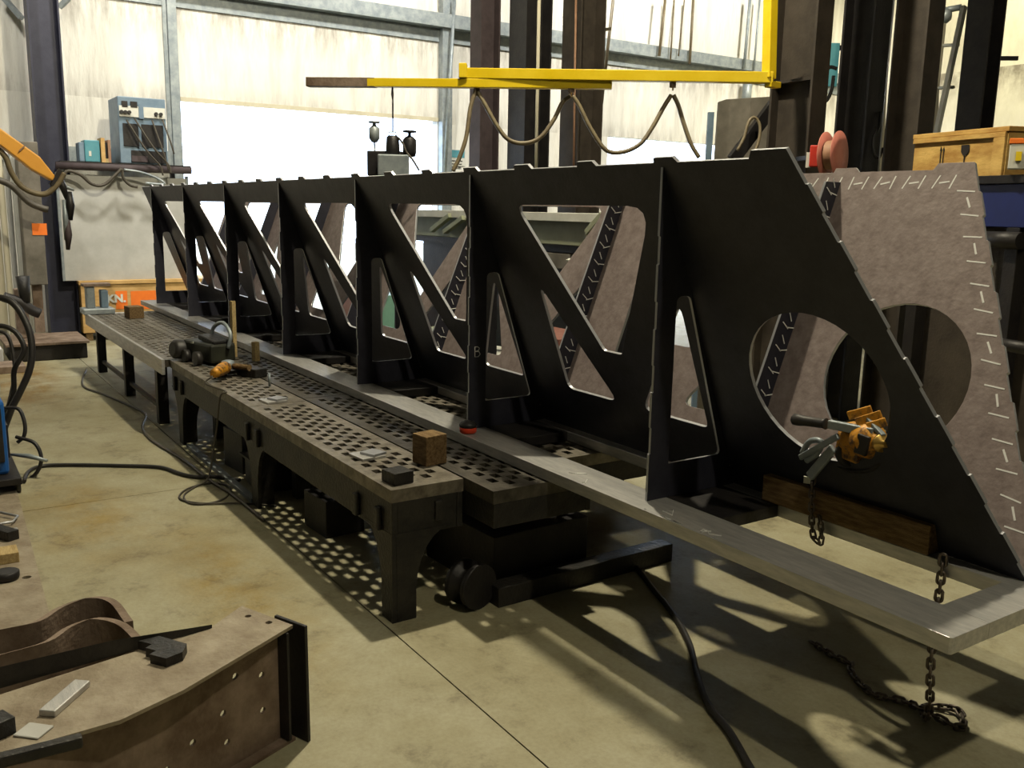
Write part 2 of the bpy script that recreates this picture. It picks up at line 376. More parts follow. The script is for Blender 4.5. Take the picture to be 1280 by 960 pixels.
for x in RX[1:]:
    HOLES.append(rnd([(x + .30, 1.725), (x + .675, 1.095), (x + .80, 1.095), (x + 1.205, 1.725)], [.04, .03, .03, .07]))
    HOLES.append(rnd([(x + .305, 1.37), (x + .305, .855), (x + .68, .855)], [.022, .045, .03]))
    HOLES.append(rnd([(x + 1.245, 1.37), (x + 1.245, .852), (x + .85, .852)], [.022, .03, .03]))
th = .014
def EB():
    b_ = B(); b_.side = True; return b_
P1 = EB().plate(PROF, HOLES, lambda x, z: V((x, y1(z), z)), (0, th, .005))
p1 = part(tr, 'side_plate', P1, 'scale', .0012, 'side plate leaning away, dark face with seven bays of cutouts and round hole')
P2 = EB().plate(PROF, HOLES, lambda x, z: V((x, y2(z), z)), (0, -th, .005))
p2 = part(tr, 'side_plate', P2, 'plate', .0012, 'opposite side plate catching the light, white chalk ticks along top and end')
def rib_poly():
    P = [(.70, ZB), (1.165, ZB), (.708, 1.86), (.70, 1.86)]
    z = 1.62
    while z > .8:                              # shallow notches on the free edge
        P += [(.70, z), (.705, z - .003), (.705, z - .10), (.70, z - .103)]; z -= .235
    return P
RIB = rib_poly(); RH = [rnd([(.80, .765), (1.078, .765), (.868, 1.40), (.80, 1.40)], [.004, .02, .028, .028])]
for i, x in enumerate(RX):
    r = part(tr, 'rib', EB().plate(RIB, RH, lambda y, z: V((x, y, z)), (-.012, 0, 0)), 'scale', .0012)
    if i == 1:
        q = B(); g = [[(.735, .02), (.735, -.03), (.755, -.03), (.765, -.018), (.758, -.005), (.735, -.003)], [(.735, -.003), (.755, 0), (.76, .012), (.75, .02), (.735, .02)]]
        for l in g: q.tube([V((x + .002, a, 1.02 + c)) for a, c in l], .0022, 5)
        part(r, 'chalk_marking', q, 'chalk')
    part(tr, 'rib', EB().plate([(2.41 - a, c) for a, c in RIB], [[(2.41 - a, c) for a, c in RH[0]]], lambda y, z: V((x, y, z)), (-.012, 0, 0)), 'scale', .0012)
    fy = lambda z: 1.541 - .400 * (1.714 - z)
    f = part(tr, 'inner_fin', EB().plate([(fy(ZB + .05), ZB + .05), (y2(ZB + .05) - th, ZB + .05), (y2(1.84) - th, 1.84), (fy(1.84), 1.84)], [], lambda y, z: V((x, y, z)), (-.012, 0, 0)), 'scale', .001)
    if i < 3:
        q = B()
        z = .80
        while z < 1.8:
            yy = y2(z) - th
            q.obox((x + .002, yy - .02, z), (.0012, .028, .002), rx=random.uniform(-.3, .2)); q.obox((x + .002, yy - .028, z + .045), (.0012, .002, .02), rx=.38)
            q.obox((x + .002, yy - .055, z + .012), (.0012, .022, .002), rx=-.75)
            z += .09
        part(f, 'chalk_marking', q, 'chalk', kind='stuff')
# chalk weld layout ticks on the lit side plate
q = B(); nv = (0, .379, 1)
def tick2(x, z, L, ang, w=.0026):
    c = V((x, y2(z) - th - .002, z)); ex = V((1, 0, 0)); ez = V((0, .354, .935)); dd = ex * math.cos(ang) + ez * math.sin(ang)
    q.beam(c - dd * L / 2, c + dd * L / 2, w * 2, .0012, up=(0, -.935, .354))
x = 1.24; k = 0
while x > .4:
    tick2(x, 1.835, .055, 1.25 + random.uniform(-.15, .2))
    if k % 2 == 0: tick2(x - .033, 1.833, .04, .1 + random.uniform(-.1, .2), .003)
    x -= .066 if k % 2 == 0 else .058; k += 1
lo, hi = V((1.925, ZB)), V((1.325, 1.845)); u = (hi - lo).normalized(); L = (hi - lo).length
s_ = L - .05; k = 0
while s_ > .05:
    p = lo + u * s_; tick2(p.x - .045, p.y, .07, -.12 + random.uniform(-.1, .15))
    if k % 2 == 0: m_ = lo + u * (s_ - .045); tick2(m_.x - .042, m_.y, .045, 2.05 + random.uniform(-.1, .1), .0034)
    s_ -= .095 if k % 2 == 0 else .085; k += 1
part(p2, 'chalk_marking', q, 'chalk', kind='stuff')
# chalk scribbles on the near flat bar
q = B()
for (a, c, l) in ((808, 640, 0), (822, 650, 0), (838, 640, 1), (850, 655, 1), (877, 662, 0), (890, 668, 1), (900, 675, 0), (735, 603, 0), (722, 592, 1)):
    p = onz(a, c, ZB + .001)
    pts = [p + V((random.uniform(-.035, .035), random.uniform(-.03, .03), 0)) for _ in range(4)]
    pts = [V((t.x, min(max(t.y, .63), .79), ZB + .0012)) for t in pts]
    q = B(); q.tube(pts, .0022, 4); part(tr, 'chalk_marking', q, 'chalk')
# ================================================================== WELDING TABLES
ZTB = .577
def platen(x0, x1, ya, yb, z, t=.055, marg=.035):
    """cast platen: staggered square holes right through"""
    bm = bmesh.new(); hx, hy, px, py = .054, .035, .11, .050
    nr = int((yb - ya - 2 * marg) / py); y_s = ya + (yb - ya - nr * py) / 2
    n = int((x1 - x0 - 2 * marg) / (px / 2)); n -= n % 2; x_s = x0 + ((x1 - x0) - n * px / 2) / 2
    gx = [x0]
    for k in range(n): c = x_s + (k + .5) * px / 2; gx += [c - hx / 2, c + hx / 2]
    gx.append(x1); gy = [ya]
    for k in range(nr): c = y_s + (k + .5) * py; gy += [c - hy / 2, c + hy / 2]
    gy.append(yb)
    vt = [[bm.verts.new((a, c, z)) for c in gy] for a in gx]
    for i in range(len(gx) - 1):
        for j in range(len(gy) - 1):
            if i % 2 == 1 and j % 2 == 1 and ((i // 2) + (j // 2)) % 2 == 0: continue
            bm.faces.new((vt[i][j], vt[i + 1][j], vt[i + 1][j + 1], vt[i][j + 1]))
    r = bmesh.ops.extrude_face_region(bm, geom=bm.faces[:])
    bmesh.ops.translate(bm, verts=[v for v in r['geom'] if isinstance(v, bmesh.types.BMVert)], vec=(0, 0, -t))
    return bm
def gusset(bd, x, ya, dirx=0, diry=0, z0=0, zt=.40, w=.10, t=.02, fl=.17):
    """leg face that flares in a curve into the apron"""
    P = [(0, z0), (w, z0)]
    for k in range(7):
        a = k / 6 * math.pi / 2; P.append((w + fl * (1 - math.cos(a)), zt - .26 + .26 * math.sin(a)))
    P += [(0, zt)]
    if dirx: bd.plate(P, [], lambda u_, z: V((x + dirx * u_, ya, z)), (0, t, 0))
    else: bd.plate(P, [], lambda u_, z: V((x, ya + diry * u_, z)), (-t, 0, 0))
def table(label, x0, x1, ya, yb, legs, zt=ZTB, apron=.21, seams=(), bolts=True, top_m='platen', skip_back=False):
    t = thing('welding_table', label, 'table', ((x0 + x1) / 2, (ya + yb) / 2, 0))
    cuts = [x1] + list(seams) + [x0]
    for a, c in zip(cuts, cuts[1:]):
        part(t, 'platen', platen(c + .003, a - .003, ya, yb, zt), top_m, 0)
    for nm, A, C in (('apron', (x0 + .03, ya + .004, zt - apron), (x1 - .002, ya + .03, zt - .056)), ('apron', (x0 + .03, yb - .03, zt - apron), (x1 - .002, yb - .004, zt - .056)),
                     ('end_plate', (x1 - .03, ya + .031, zt - apron), (x1 - .004, yb - .031, zt - .056)), ('end_plate', (x0 + .004, ya + .031, zt - apron), (x0 + .029, yb - .031, zt - .056))):
        q = B(); q.box(A, C); part(t, nm, q, 'iron', .003)
    for i, lx in enumerate(legs):
        q = B(); first = lx >= x1 - .01
        if first:
            gusset(q, lx, ya + .002, dirx=-1, zt=zt - apron + .02); gusset(q, lx, ya + .024, diry=1, zt=zt - apron + .02, w=.09)
        else:
            gusset(q, lx, ya + .002, dirx=-1, zt=zt - apron + .02, w=.06); gusset(q, lx, ya + .002, dirx=1, zt=zt - apron + .02, w=.05); gusset(q, lx, ya + .024, diry=1, zt=zt - apron + .02, w=.09)
        part(t, 'leg', q, 'iron')
        if first and skip_back: continue
        q = B(); q.box((lx - .09, yb - .09, 0), (lx - .01, yb - .005, zt - apron + .01)); part(t, 'leg', q, 'iron', .003)
    if bolts:
        for lx in legs:
            for dx in (-.12, -.34) if lx >= x1 - .01 else (-.09, .09):
                q = B(); q.box((lx + dx - .022, ya - .018, zt - .20), (lx + dx + .022, ya + .004, zt - .10)); part(t, 'lug', q, 'iron', .006)
    return t
t1 = table('near cast iron welding table with square holed top, the one with flared legs at front', -3.66, 0, 0, .34, [0, -1.77, -3.43], seams=(-1.83,), skip_back=True)
q = B(); q.box((-.008, .20, ZTB - .16), (.012, .235, ZTB - .075)); part(t1, 'lug', q, 'iron', .004)
t2 = table('dark welding table under the steel frame, right behind the flared leg one', -3.66, .22, .352, .86, [-.62, -1.8, -3.5], seams=(-.55, -1.9), bolts=False, apron=.16, top_m='platen_shaded')
t3 = table('dark welding table half hidden beneath the middle of the frame', -3.66, -.05, .872, 1.9, [-.75, -2.0, -3.5], seams=(-1.7,), bolts=False, apron=.16, zt=.576)
# far table: light framed, thin legs
ft = thing('welding_table', 'far welding table with pale angle iron rim and thin black legs', 'table', (-5.4, .4, 0))
for k, (a, c) in enumerate(((-3.69, -4.72), (-4.72, -6.92))):
    part(ft, 'platen', platen(c + .003, a - .003, -.03, .36, ZTB - .002), 'platen')
part(ft, 'platen', platen(-6.92, -3.69, .37, 1.5, ZTB - .004), 'platen')
q = B(); q.box((-6.99, -.055, ZTB - .11), (-3.68, -.032, ZTB + .004)); part(ft, 'rim', q, 'bar', .002)
q = B(); q.box((-6.99, -.03, ZTB - .11), (-6.93, 1.5, ZTB)); part(ft, 'rim', q, 'bar', .002)
for lx in (-6.74, -5.40, -4.15):
    for ly in (.0, 1.2):
        q = B(); q.box((lx - .04, ly, 0), (lx + .04, ly + .08, ZTB - .06)); part(ft, 'leg', q, 'darksteel', .003)
for ly in (.03, 1.24):
    q = B(); q.box((-6.69, ly, .10), (-4.2, ly + .03, .13)); part(ft, 'stretcher', q, 'darksteel')
# shelf-like lower platens and stock under the tables
def stock(name, label, cat, a, c, m, group=None, rz=0):
    q = B(); ce = [(a[i] + c[i]) / 2 for i in range(3)]; h = [(c[i] - a[i]) / 2 for i in range(3)]
    q.obox(ce, h, rz); return solo(name, q, m, label, cat, group, .004)
stock('steel_box', 'black steel box on the floor under the near table, behind the middle leg', 'box', (-2.75, .12, 0), (-2.45, .42, .26), 'darksteel', rz=.1)
stock('steel_box', 'low dark steel box under the near table beside the thin cable loop', 'box', (-2.3, .1, 0), (-1.98, .42, .17), 'iron', rz=-.08)
stock('steel_block', 'dark steel block standing under the near table by its front leg', 'block', (-1.35, .14, 0), (-1.08, .36, .2), 'darksteel', rz=.06)
q = B()
for k in range(3): q.beam((-2.0 + k * .03, .08 + k * .09, .2 + k * .04), (-1.84, .3, .27 + k * .05), .05, .008)
solo('bracket_plate', B().box((-2.22, .05, .20), (-1.95, .30, .212)), 'darksteel', 'thin steel plate resting on a low box under the table', 'steel plate', None)
q.bm.free()
q = B(); q.beam((-3.3, .02, .012), (-1.85, .02, .012), .04, .024); solo('angle_bar', q, 'galv', 'long pale steel bar lying on the floor along the table legs', 'steel bar')
stock('steel_box', 'black steel box on the floor in the dark behind the flared front leg', 'box', (-.62, .50, 0), (-.04, 1.05, .27), 'darksteel', rz=.05)
stock('steel_beam', 'dark steel beam lying across the floor beneath the frame', 'steel beam', (.0, .46, 0), (.09, 1.5, .09), 'iron', rz=.02)
stock('steel_box', 'larger black steel box on the floor under the middle of the frame', 'box', (-1.6, 1.0, 0), (-.85, 1.7, .34), 'darksteel')
q = B(); q.lathe((-.05, .36, .10), [(.10, 0), (.10, .03), (.07, .035), (.07, .09), (.10, .095), (.10, .12)], 24, (1, .25, 0)); solo('steel_spool', q, 'darksteel', 'dark spool on the floor just behind the flared front leg', 'spool')
# ================================================================== THINGS ON THE TABLES
def blk(name, label, px, py, h, sx, sy, m, z=ZTB, rz=0, cat='block', group=None, bev=.003):
    p = onz(px, py, z); q = B(); q.obox((p.x, p.y, z + h / 2), (sx / 2, sy / 2, h / 2), rz); return solo(name, q, m, label, cat, group, bev)
blk('wooden_block', 'tall square wooden block standing at the front corner of the near table', 537, 578, .135, .105, .115, 'wood', rz=.15, cat='wooden block')
blk('steel_block', 'small grimy steel block at the front corner of near table, beside the tall wooden block', 497, 602, .052, .10, .095, 'iron', rz=.12, cat='steel block')
blk('wooden_block', 'squared wooden offcut on the far table near the crate wall', 168, 397, .115, .17, .14, 'wood', rz=.1, cat='wooden block')
for (px, py, lab, g) in ((459, 571, 'larger thin steel square, lower of the two by the wooden block', 0), (341, 502, 'larger thin steel square, lower of the two halfway along the near table', 1)):
    p = onz(px, py, ZTB)
    q = B(); q.obox((p.x, p.y, ZTB + .006), (.065, .06, .006), .1); solo('steel_square', q, 'bar', lab, 'steel plate', None, .001)
    q = B(); q.obox((p.x + .01, p.y + .025, ZTB + .018), (.045, .04, .006), .35)
    solo('steel_square', q, 'edge', ('small bright steel square lying on a larger one by the wooden block', 'small bright steel square lying on a larger one halfway along the near table')[g], 'steel plate', None, .001)
# measuring tape
p = onz(585, 541, ZB)
t = thing('tape_measure', 'round tape measure with black top and red band on the flat bar', 'tape measure', (p.x, p.y, ZB))
part(t, 'case', B().lathe((p.x, p.y, ZB + .001), [(.036, 0), (.042, .006), (.042, .026), (.04, .03)], 24), 'puckred', label='red lower band')
part(t, 'lid', B().lathe((p.x, p.y, ZB + .031), [(.042, 0), (.044, .012), (.036, .022), (.02, .026), (.018, .03), (.006, .03)], 24), 'black')
# wooden stake standing beside the machine
p = onz(293, 446, ZTB)
solo('wooden_stake', B().obox((p.x, p.y, ZTB + .21), (.016, .016, .21), .3), 'woodlight', 'upright wooden stake standing beside the black machine on the table', 'wooden stake')
# black portable machine with bow handle
p = onz(262, 452, ZTB); t = thing('cutting_machine', 'black and olive portable machine with bow handle on the near table', 'power tool', (p.x, p.y, ZTB))
part(t, 'body', B().obox((p.x, p.y, ZTB + .085), (.20, .10, .07), .25), 'helmet', .02)
part(t, 'motor', B().lathe((p.x - .19, p.y - .06, ZTB + .07), [(.05, 0), (.07, .01), (.07, .15), (.05, .17)], 20, (.25, -1, .1)), 'black')
part(t, 'wheel', B().cyl((p.x + .13, p.y - .10, ZTB + .05), (p.x + .135, p.y - .14, ZTB + .05), .05, 18), 'black')
part(t, 'wheel', B().cyl((p.x - .06, p.y - .13, ZTB + .045), (p.x - .055, p.y - .17, ZTB + .045), .045, 18), 'black')
part(t, 'label_plate', B().obox((p.x - .06, p.y - .115, ZTB + .125), (.05, .003, .012), .25, 0, -.3), 'white')
part(t, 'handle', B().tube(smooth([(p.x - .02, p.y + .02, ZTB + .15), (p.x + .0, p.y + .04, ZTB + .25), (p.x + .1, p.y + .08, ZTB + .29), (p.x + .2, p.y + .1, ZTB + .22), (p.x + .2, p.y + .08, ZTB + .12)]), .014, 8), 'galv')
part(t, 'cover', B().obox((p.x + .08, p.y + .02, ZTB + .17), (.11, .07, .02), .25, 0, .15), 'iron', .01)
# yellow angle grinder
def grinder(nm, lab, p, yaw, sc=1.0, pit=0.0):
    t = thing(nm, lab, 'grinder', p); m = Matrix.Rotation(yaw, 3, 'Z') @ Matrix.Rotation(pit, 3, 'Y')
    w = lambda a: V(p) + m @ (V(a) * sc); ax = m @ V((1, 0, 0)); dnv = m @ V((0, 0, -1))
    part(t, 'body', B().lathe(w((0, 0, .055)), [(.012, 0), (.026 * sc, .006), (.028 * sc, .05 * sc), (.036 * sc, .13 * sc), (.036 * sc, .19 * sc), (.03 * sc, .21 * sc)], 20, ax), 'toolyellow')
    part(t, 'gear_head', B().lathe(w((.245, 0, .09)), [(.02 * sc, 0), (.036 * sc, .006), (.038 * sc, .045 * sc), (.024 * sc, .065 * sc)], 20, dnv), 'galv')
    part(t, 'disc', B().lathe(w((.245, 0, .022)), [(.06 * sc, 0), (.06 * sc, .004)], 24, dnv), 'iron')
    part(t, 'side_handle', B().lathe(w((.235, -.03, .06)), [(.012 * sc, 0), (.017 * sc, .03 * sc), (.015 * sc, .12 * sc), (.019 * sc, .13 * sc)], 14, m @ V((-.5, -1, 0))), 'wood')
    part(t, 'guard', B().lathe(w((.245, 0, .045)), [(.03 * sc, 0), (.066 * sc, .004), (.066 * sc, .016)], 20, dnv), 'darksteel')
    return t
p = onz(268, 479, ZTB)
g = grinder('angle_grinder', 'worn yellow angle grinder lying beside the black machine on the table', (p.x, p.y, ZTB), math.atan2(*(onz(311, 455, ZTB) - p).yx), 1.15)
p0 = onz(266, 476, ZTB + .03)
q = B(); q.tube(smooth([(p0.x, p0.y, ZTB + .06), (p0.x + .02, p0.y - .05, ZTB + .02), (-2.27, -.0, ZTB + .01), (-2.27, -.035, ZTB - .02), (-2.32, -.05, .35), (-2.38, -.06, .2), (-2.3, -.12, .05), (-2.3, -.2, .008), (-2.16, -.30, .008), (-2.0, -.31, .008), (-1.94, -.22, .008), (-2.0, -.1, .008), (-2.2, -.02, .008), (-2.33, -.1, .008), (-2.28, -.25, .008), (-2.12, -.335, .008), (-1.96, -.26, .01), (-1.85, -.06, .008), (-1.7, .1, .008)]), .006, 6)
solo('power_cord', q, 'cable', 'thin dark power cord looping on the floor from the yellow grinder', 'cord')
p = onz(315, 470, ZTB); solo('steel_bracket', B().obox((p.x, p.y, ZTB + .03), (.1, .05, .03), .35), 'iron', 'dark steel lump on the near table next to the yellow grinder', 'steel block', None, .008)
p = onz(320, 451, ZTB); solo('wooden_wedge', B().obox((p.x, p.y, ZTB + .07), (.02, .02, .07), .3), 'woodlight', 'short pale wooden peg upright behind the yellow grinder', 'wooden block')
p = onz(337, 483, ZTB); solo('steel_pin', B().cyl((p.x, p.y, ZTB), (p.x, p.y, ZTB + .085), .008, 10), 'galv', 'small steel pin standing in the table holes', 'pin')
q = B(); p = onz(345, 462, ZTB); q.tube([V((p.x - .5, .12, ZTB + .004)), V((p.x - .1, .21, ZTB + .004)), V((p.x + .05, .24, ZTB + .004))], .004, 5); solo('steel_wire', q, 'galv', 'length of wire lying on the near table past the bright squares', 'wire')
# clamp vice thing at the far end of far table
p = V((-6.95, .06, ZTB))
t = thing('bench_vise', 'grey bench vise on the end of the far table', 'vise', (p.x, p.y, ZTB))
part(t, 'base', B().obox((p.x, p.y, ZTB + .03), (.12, .15, .03)), 'galv', .01)
part(t, 'jaw', B().obox((p.x - .02, p.y - .06, ZTB + .17), (.06, .04, .11)), 'galv', .01)
part(t, 'jaw', B().obox((p.x - .02, p.y + .07, ZTB + .15), (.06, .035, .09)), 'bluegrey', .01)
part(t, 'top_cap', B().obox((p.x - .02, p.y, ZTB + .295), (.08, .13, .015)), 'rust', .004)
# ================================================================== TIMBER, CHAINS, HOIST
solo('timber_beam', B().obox(((.98 + 1.62) / 2, 1.145, ZB + .052), (.34, .047, .05), .02), 'wood', 'long square timber lying on the base under the round hole', 'timber', None, .004)
def link_mesh():
    bm = B(); pts = []
    for k in range(16):
        a = k / 16 * 2 * math.pi; pts.append((.0085 * math.cos(a), 0, .0085 * math.sin(a) + (.0085 if math.sin(a) >= 0 else -.0085)))
    bm.tube(pts, .0042, 6, closed=True); me = bpy.data.meshes.new('link'); bmesh.ops.recalc_face_normals(bm.bm, faces=bm.bm.faces); bm.bm.to_mesh(me); me.materials.append(MT['chain']); return me
LM = link_mesh()
def chain(lab, pts, loc, flat=0, name='lifting_chain', scale=1.0):
    t = thing(name, lab, 'chain', loc); P = smooth(pts, 12)
    step = .0245 * scale; acc = 0; k = 0; last = P[0]; out = []
    for a, c in zip(P, P[1:]):
        d = (c - a).length
        while acc + d >= step * len(out): 
            s = step * len(out) - acc; out.append((a + (c - a) * (s / d if d else 0), (c - a).normalized()))
        acc += d
    for k, (c, dr) in enumerate(out):
        z = dr; x = z.orthogonal().normalized() if abs(z.z) > .8 else V((0, 0, 1)).cross(z).normalized(); y = z.cross(x)
        rot = Matrix((x, y, z)).transposed() @ Matrix.Rotation(math.pi / 2 * (k % 2) + .3, 3, 'Z')
        o = bpy.data.objects.new('link', LM); COL.objects.link(o); o.parent = t
        m = rot.to_4x4(); m.translation = c - V(loc); o.matrix_local = m @ Matrix.Scale(scale, 4)
    return t
ct = ony(1171, 716, 1.095)
gz = .012
chain('steel chain hanging from the center bar down to a heap on the floor',
      [(1.70, 1.095, ZB + .01), (1.70, 1.095, .5), (1.695, 1.10, .3), (1.69, 1.13, .12), (1.64, 1.2, .03), (1.58, 1.30, gz), (1.66, 1.36, gz + .01), (1.72, 1.28, gz), (1.62, 1.24, gz + .02), (1.52, 1.27, gz), (1.44, 1.22, gz), (1.36, 1.24, gz), (1.28, 1.29, gz), (1.24, 1.34, gz), (1.16, 1.34, gz), (1.04, 1.36, gz)], (1.69, 1.13, 0), scale=1.22)
h = V((1.27, 1.03, .78))
chain('short steel chain hanging from the plate clamp over the timber', [(1.20, 1.075, .775), (1.205, 1.072, .70), (1.215, 1.07, .62), (1.23, 1.07, .57), (1.255, 1.075, .56), (1.25, 1.08, .60), (1.235, 1.08, .66)], (1.2, 1.07, .56))
# lever hoist lodged in the round hole
t = thing('lever_hoist', 'yellow lever chain hoist with black grip lodged in the round hole', 'hoist', (1.3, 1.05, .80))
hb = V((1.335, 1.07, .955))
part(t, 'grip', B().lathe(ony(991, 524, 1.02), [(.014, 0), (.02, .006), (.021, .03), (.018, .05), (.017, .125), (.02, .135)], 18, (ony(1040, 531, 1.03) - ony(991, 524, 1.02))), 'black', label='black rubber grip')
part(t, 'lever', B().beam(ony(1036, 530, 1.03), ony(1092, 541, 1.05), .022, .03), 'galv', .004, 'worn grey lever arm')
c = ony(1078, 549, 1.08); axv = (ony(1118, 552, 1.02) - ony(1060, 540, 1.10)).normalized()
part(t, 'gear_housing', B().lathe(c - axv * .075, [(.03, 0), (.052, .008), (.056, .03), (.056, .06), (.046, .066), (.046, .080), (.060, .086), (.060, .125), (.046, .14), (.032, .15), (.026, .165)], 28, axv), 'toolyellow')
part(t, 'hand_wheel', B().lathe(c + axv * .09, [(.018, 0), (.030, .004), (.030, .014), (.014, .02), (.011, .038)], 20, axv), 'gold')
for (a, e, g_, h_) in ((1060, 520, 1090, 512), (1070, 528, 1102, 518), (1084, 534, 1108, 527)):
    part(t, 'frame_plate', B().beam(ony(a, e, 1.05), ony(g_, h_, 1.08), .012, .03), 'toolyellow', .003)
part(t, 'frame_strap', B().beam(ony(1082, 520, 1.07), ony(1104, 545, 1.05), .02, .014), 'galv', .003)
part(t, 'side_plate', B().obox(ony(1062, 562, 1.07), (.045, .02, .035), .1, 0, .15), 'toolyellow', .008)
part(t, 'side_plate', B().obox(ony(1078, 556, 1.02), (.022, .008, .034), .1, 0, .15), 'darksteel', .004)
c2 = ony(1075, 588, 1.10)
part(t, 'load_sheave', B().lathe(c - axv * .07 + V((0, 0, -.05)), [(.05, 0), (.058, .006), (.058, .02), (.05, .03)], 24, axv), 'darksteel')
part(t, 'cable_guide', B().tube(smooth([ony(1040, 578, 1.10), ony(1062, 588, 1.09), ony(1088, 587, 1.08), ony(1108, 572, 1.07), ony(1116, 556, 1.06)]), .008, 8), 'darksteel')
t = thing('plate_clamp', 'grey steel plate clamp hanging below the lever hoist', 'clamp', (1.2, 1.06, .78))
q = B(); n_ = 14
q.tube(smooth([ony(1003, 566, 1.05), ony(1012, 552, 1.05), ony(1026, 552, 1.05), ony(1022, 566, 1.05), ony(1008, 576, 1.05)]), .011, 8); part(t, 'shackle', q, 'galv')
part(t, 'jaw', B().beam(ony(1000, 572, 1.045), ony(1048, 545, 1.03), .014, .022), 'galv', .004)
part(t, 'jaw', B().beam(ony(1042, 560, 1.05), ony(1012, 596, 1.06), .016, .036), 'galv', .005)
part(t, 'tag', B().obox(ony(1009, 600, 1.055), (.012, .004, .012), .5), 'white')
# ================================================================== FLOOR CABLES
q = B(); q.tube(smooth([onz(*p, .012) for p in ((108, 462), (103, 474), (106, 484), (130, 493), (165, 508), (182, 518), (178, 535), (192, 552), (225, 572), (262, 600), (290, 618), (330, 650))]), .009, 6)
solo('floor_cable', q, 'cable', 'grey cable winding along the floor beside the table legs', 'cable')
q = B(); q.tube(smooth([onz(*p, .014) for p in ((30, 602), (35, 590), (50, 583), (80, 581), (150, 582), (200, 584), (225, 592), (245, 596), (270, 596), (300, 600))]), .012, 6)
solo('floor_cable', q, 'black', 'black cable running straight across the floor from blue welder to table', 'cable')
q = B(); q.tube(smooth([onz(*p, .014) for p in ((780, 690), (800, 715), (817, 737), (842, 768), (862, 805), (872, 845), (885, 880), (912, 915), (935, 955), (955, 990))]), .013, 6)
solo('floor_cable', q, 'black', 'thick black cable running from under the frame to the bottom of the picture', 'cable')
# ================================================================== LEFT FOREGROUND
ZL = .40
t = thing('steel_beam_section', 'rusty fabricated beam section standing on the floor, bolt holes in its web', 'steel beam', (.5, -1.0, 0))
T_ = lambda px, py: tuple(onz(px, py, ZL)[:2])
top = [T_(0, 868), T_(165, 815), T_(262, 785), T_(302, 757), T_(366, 781), T_(230, 862), T_(150, 900), T_(62, 925), T_(0, 948), T_(-60, 965), T_(-90, 890)]
e0 = V((*T_(366, 781), 0)); e1 = V((*T_(60, 926), 0)); wd = (e1 - e0).normalized(); nrm = V((wd.y, -wd.x, 0))
if nrm.dot(V((CAM.x, CAM.y, 0)) - e0) < 0: nrm = -nrm
tri = B(); c0 = onz(309, 762, ZL)
part(t, 'top_flange', B().plate(top, [circ(*T_(310, 770), .010, .010, 12), circ(*T_(336, 778), .011, .011, 12)], lambda x, y: V((x, y, ZL)), (0, 0, -.012)), 'tan', .002)
ins = -nrm * .035; s0 = e0 + ins; s1 = e0 + wd * 1.3 + ins
hl = [circ(a, z, .011, .011, 10) for a, z in ((.10, .26), (.10, .14), (.20, .30), (.25, .2), (.24, .1), (.36, .16), (.45, .12))]
part(t, 'web', B().plate([(0.0, .012), (1.3, .012), (1.3, ZL - .012), (0.0, ZL - .012)], hl, lambda a, z: s0 + wd * a + V((0, 0, z)), -nrm * .012), 'rust', .001)
part(t, 'bottom_flange', B().plate([(0, 0), (1.3, 0), (1.3, .14), (0, .14)], [], lambda a, c_: e0 + wd * a - nrm * (c_ - .0) + V((0, 0, .012)), (0, 0, -.012)), 'rust', .001)
E0 = V((*T_(383, 783), 0))
part(t, 'end_plate', B().beam(E0 + V((0, 0, ZL / 2 + .001)) + wd * .0 + nrm * .0, E0 + V((0, 0, ZL / 2)) - nrm * .14, .012, ZL, up=(0, 0, 1)), 'darksteel', .002)
part(t, 'stiffener', B().beam(s0 + wd * .03 + V((0, 0, ZL / 2)), s0 + wd * .03 + nrm * .045 + V((0, 0, ZL / 2)), .010, ZL - .03, up=(0, 0, 1)), 'darksteel', .002)
# upstand strip along the back edge
A_, C_ = onz(-40, 872, ZL), onz(262, 786, ZL)
q = B(); q.plate([(0, 0), (1, 0), (1, .012), (.55, .05), (0, .065)], [], lambda u_, z: A_.lerp(C_, u_) + V((0, 0, z)), V((0, .008, 0))); part(t, 'upstand', q, 'iron', .001)
# bits on it
def blk2(nm, lab, px, py, h, sx, sy, m, rz, cat): return blk(nm, lab, px, py, h, sx, sy, m, ZL, rz, cat)
blk2('steel_bar_offcut', 'short bright flat bar offcut lying on the rusty beam section', 82, 876, .018, .16, .045, 'bar', -1.05 + .35, 'steel offcut')
p = onz(213, 820, ZL)
q = B(); st = [(0, 0), (.05, 0), (.05, .022), (.085, .022), (.085, .044), (.15, .044), (.15, -.0), (.15, -.05), (.02, -.05), (0, -.03)]
ang = math.atan2((T_(250, 830)[1] - T_(172, 810)[1]), (T_(250, 830)[0] - T_(172, 810)[0]))
q.plate([(0, 0), (.05, 0), (.05, -.025), (.09, -.025), (.09, -.05), (.15, -.05), (.165, 0), (.14, .045), (.03, .05)], [], lambda a, c_: V((T_(174, 812)[0] + a * math.cos(ang) - c_ * math.sin(ang), T_(174, 812)[1] + a * math.sin(ang) + c_ * math.cos(ang), ZL)), (0, 0, .028))
solo('stepped_offcut', q, 'iron', 'stepped flame-cut steel offcut on the rusty beam section', 'steel offcut', None, .002)
blk2('steel_cube', 'dark rounded steel block at the left edge on the rusty beam section', -2, 918, .045, .06, .06, 'iron', .4, 'steel block')
solo('round_bar', B().beam(onz(-30, 958, ZL + .02), onz(103, 925, ZL + .02), .03, .03), 'iron', 'dark bar lying along the near edge of the rusty beam section', 'steel bar', None, .006)
blk2('chalk_tile', 'small pale steel chip on the rusty beam section at bottom left', 42, 915, .006, .07, .06, 'sheet', .8, 'steel offcut')
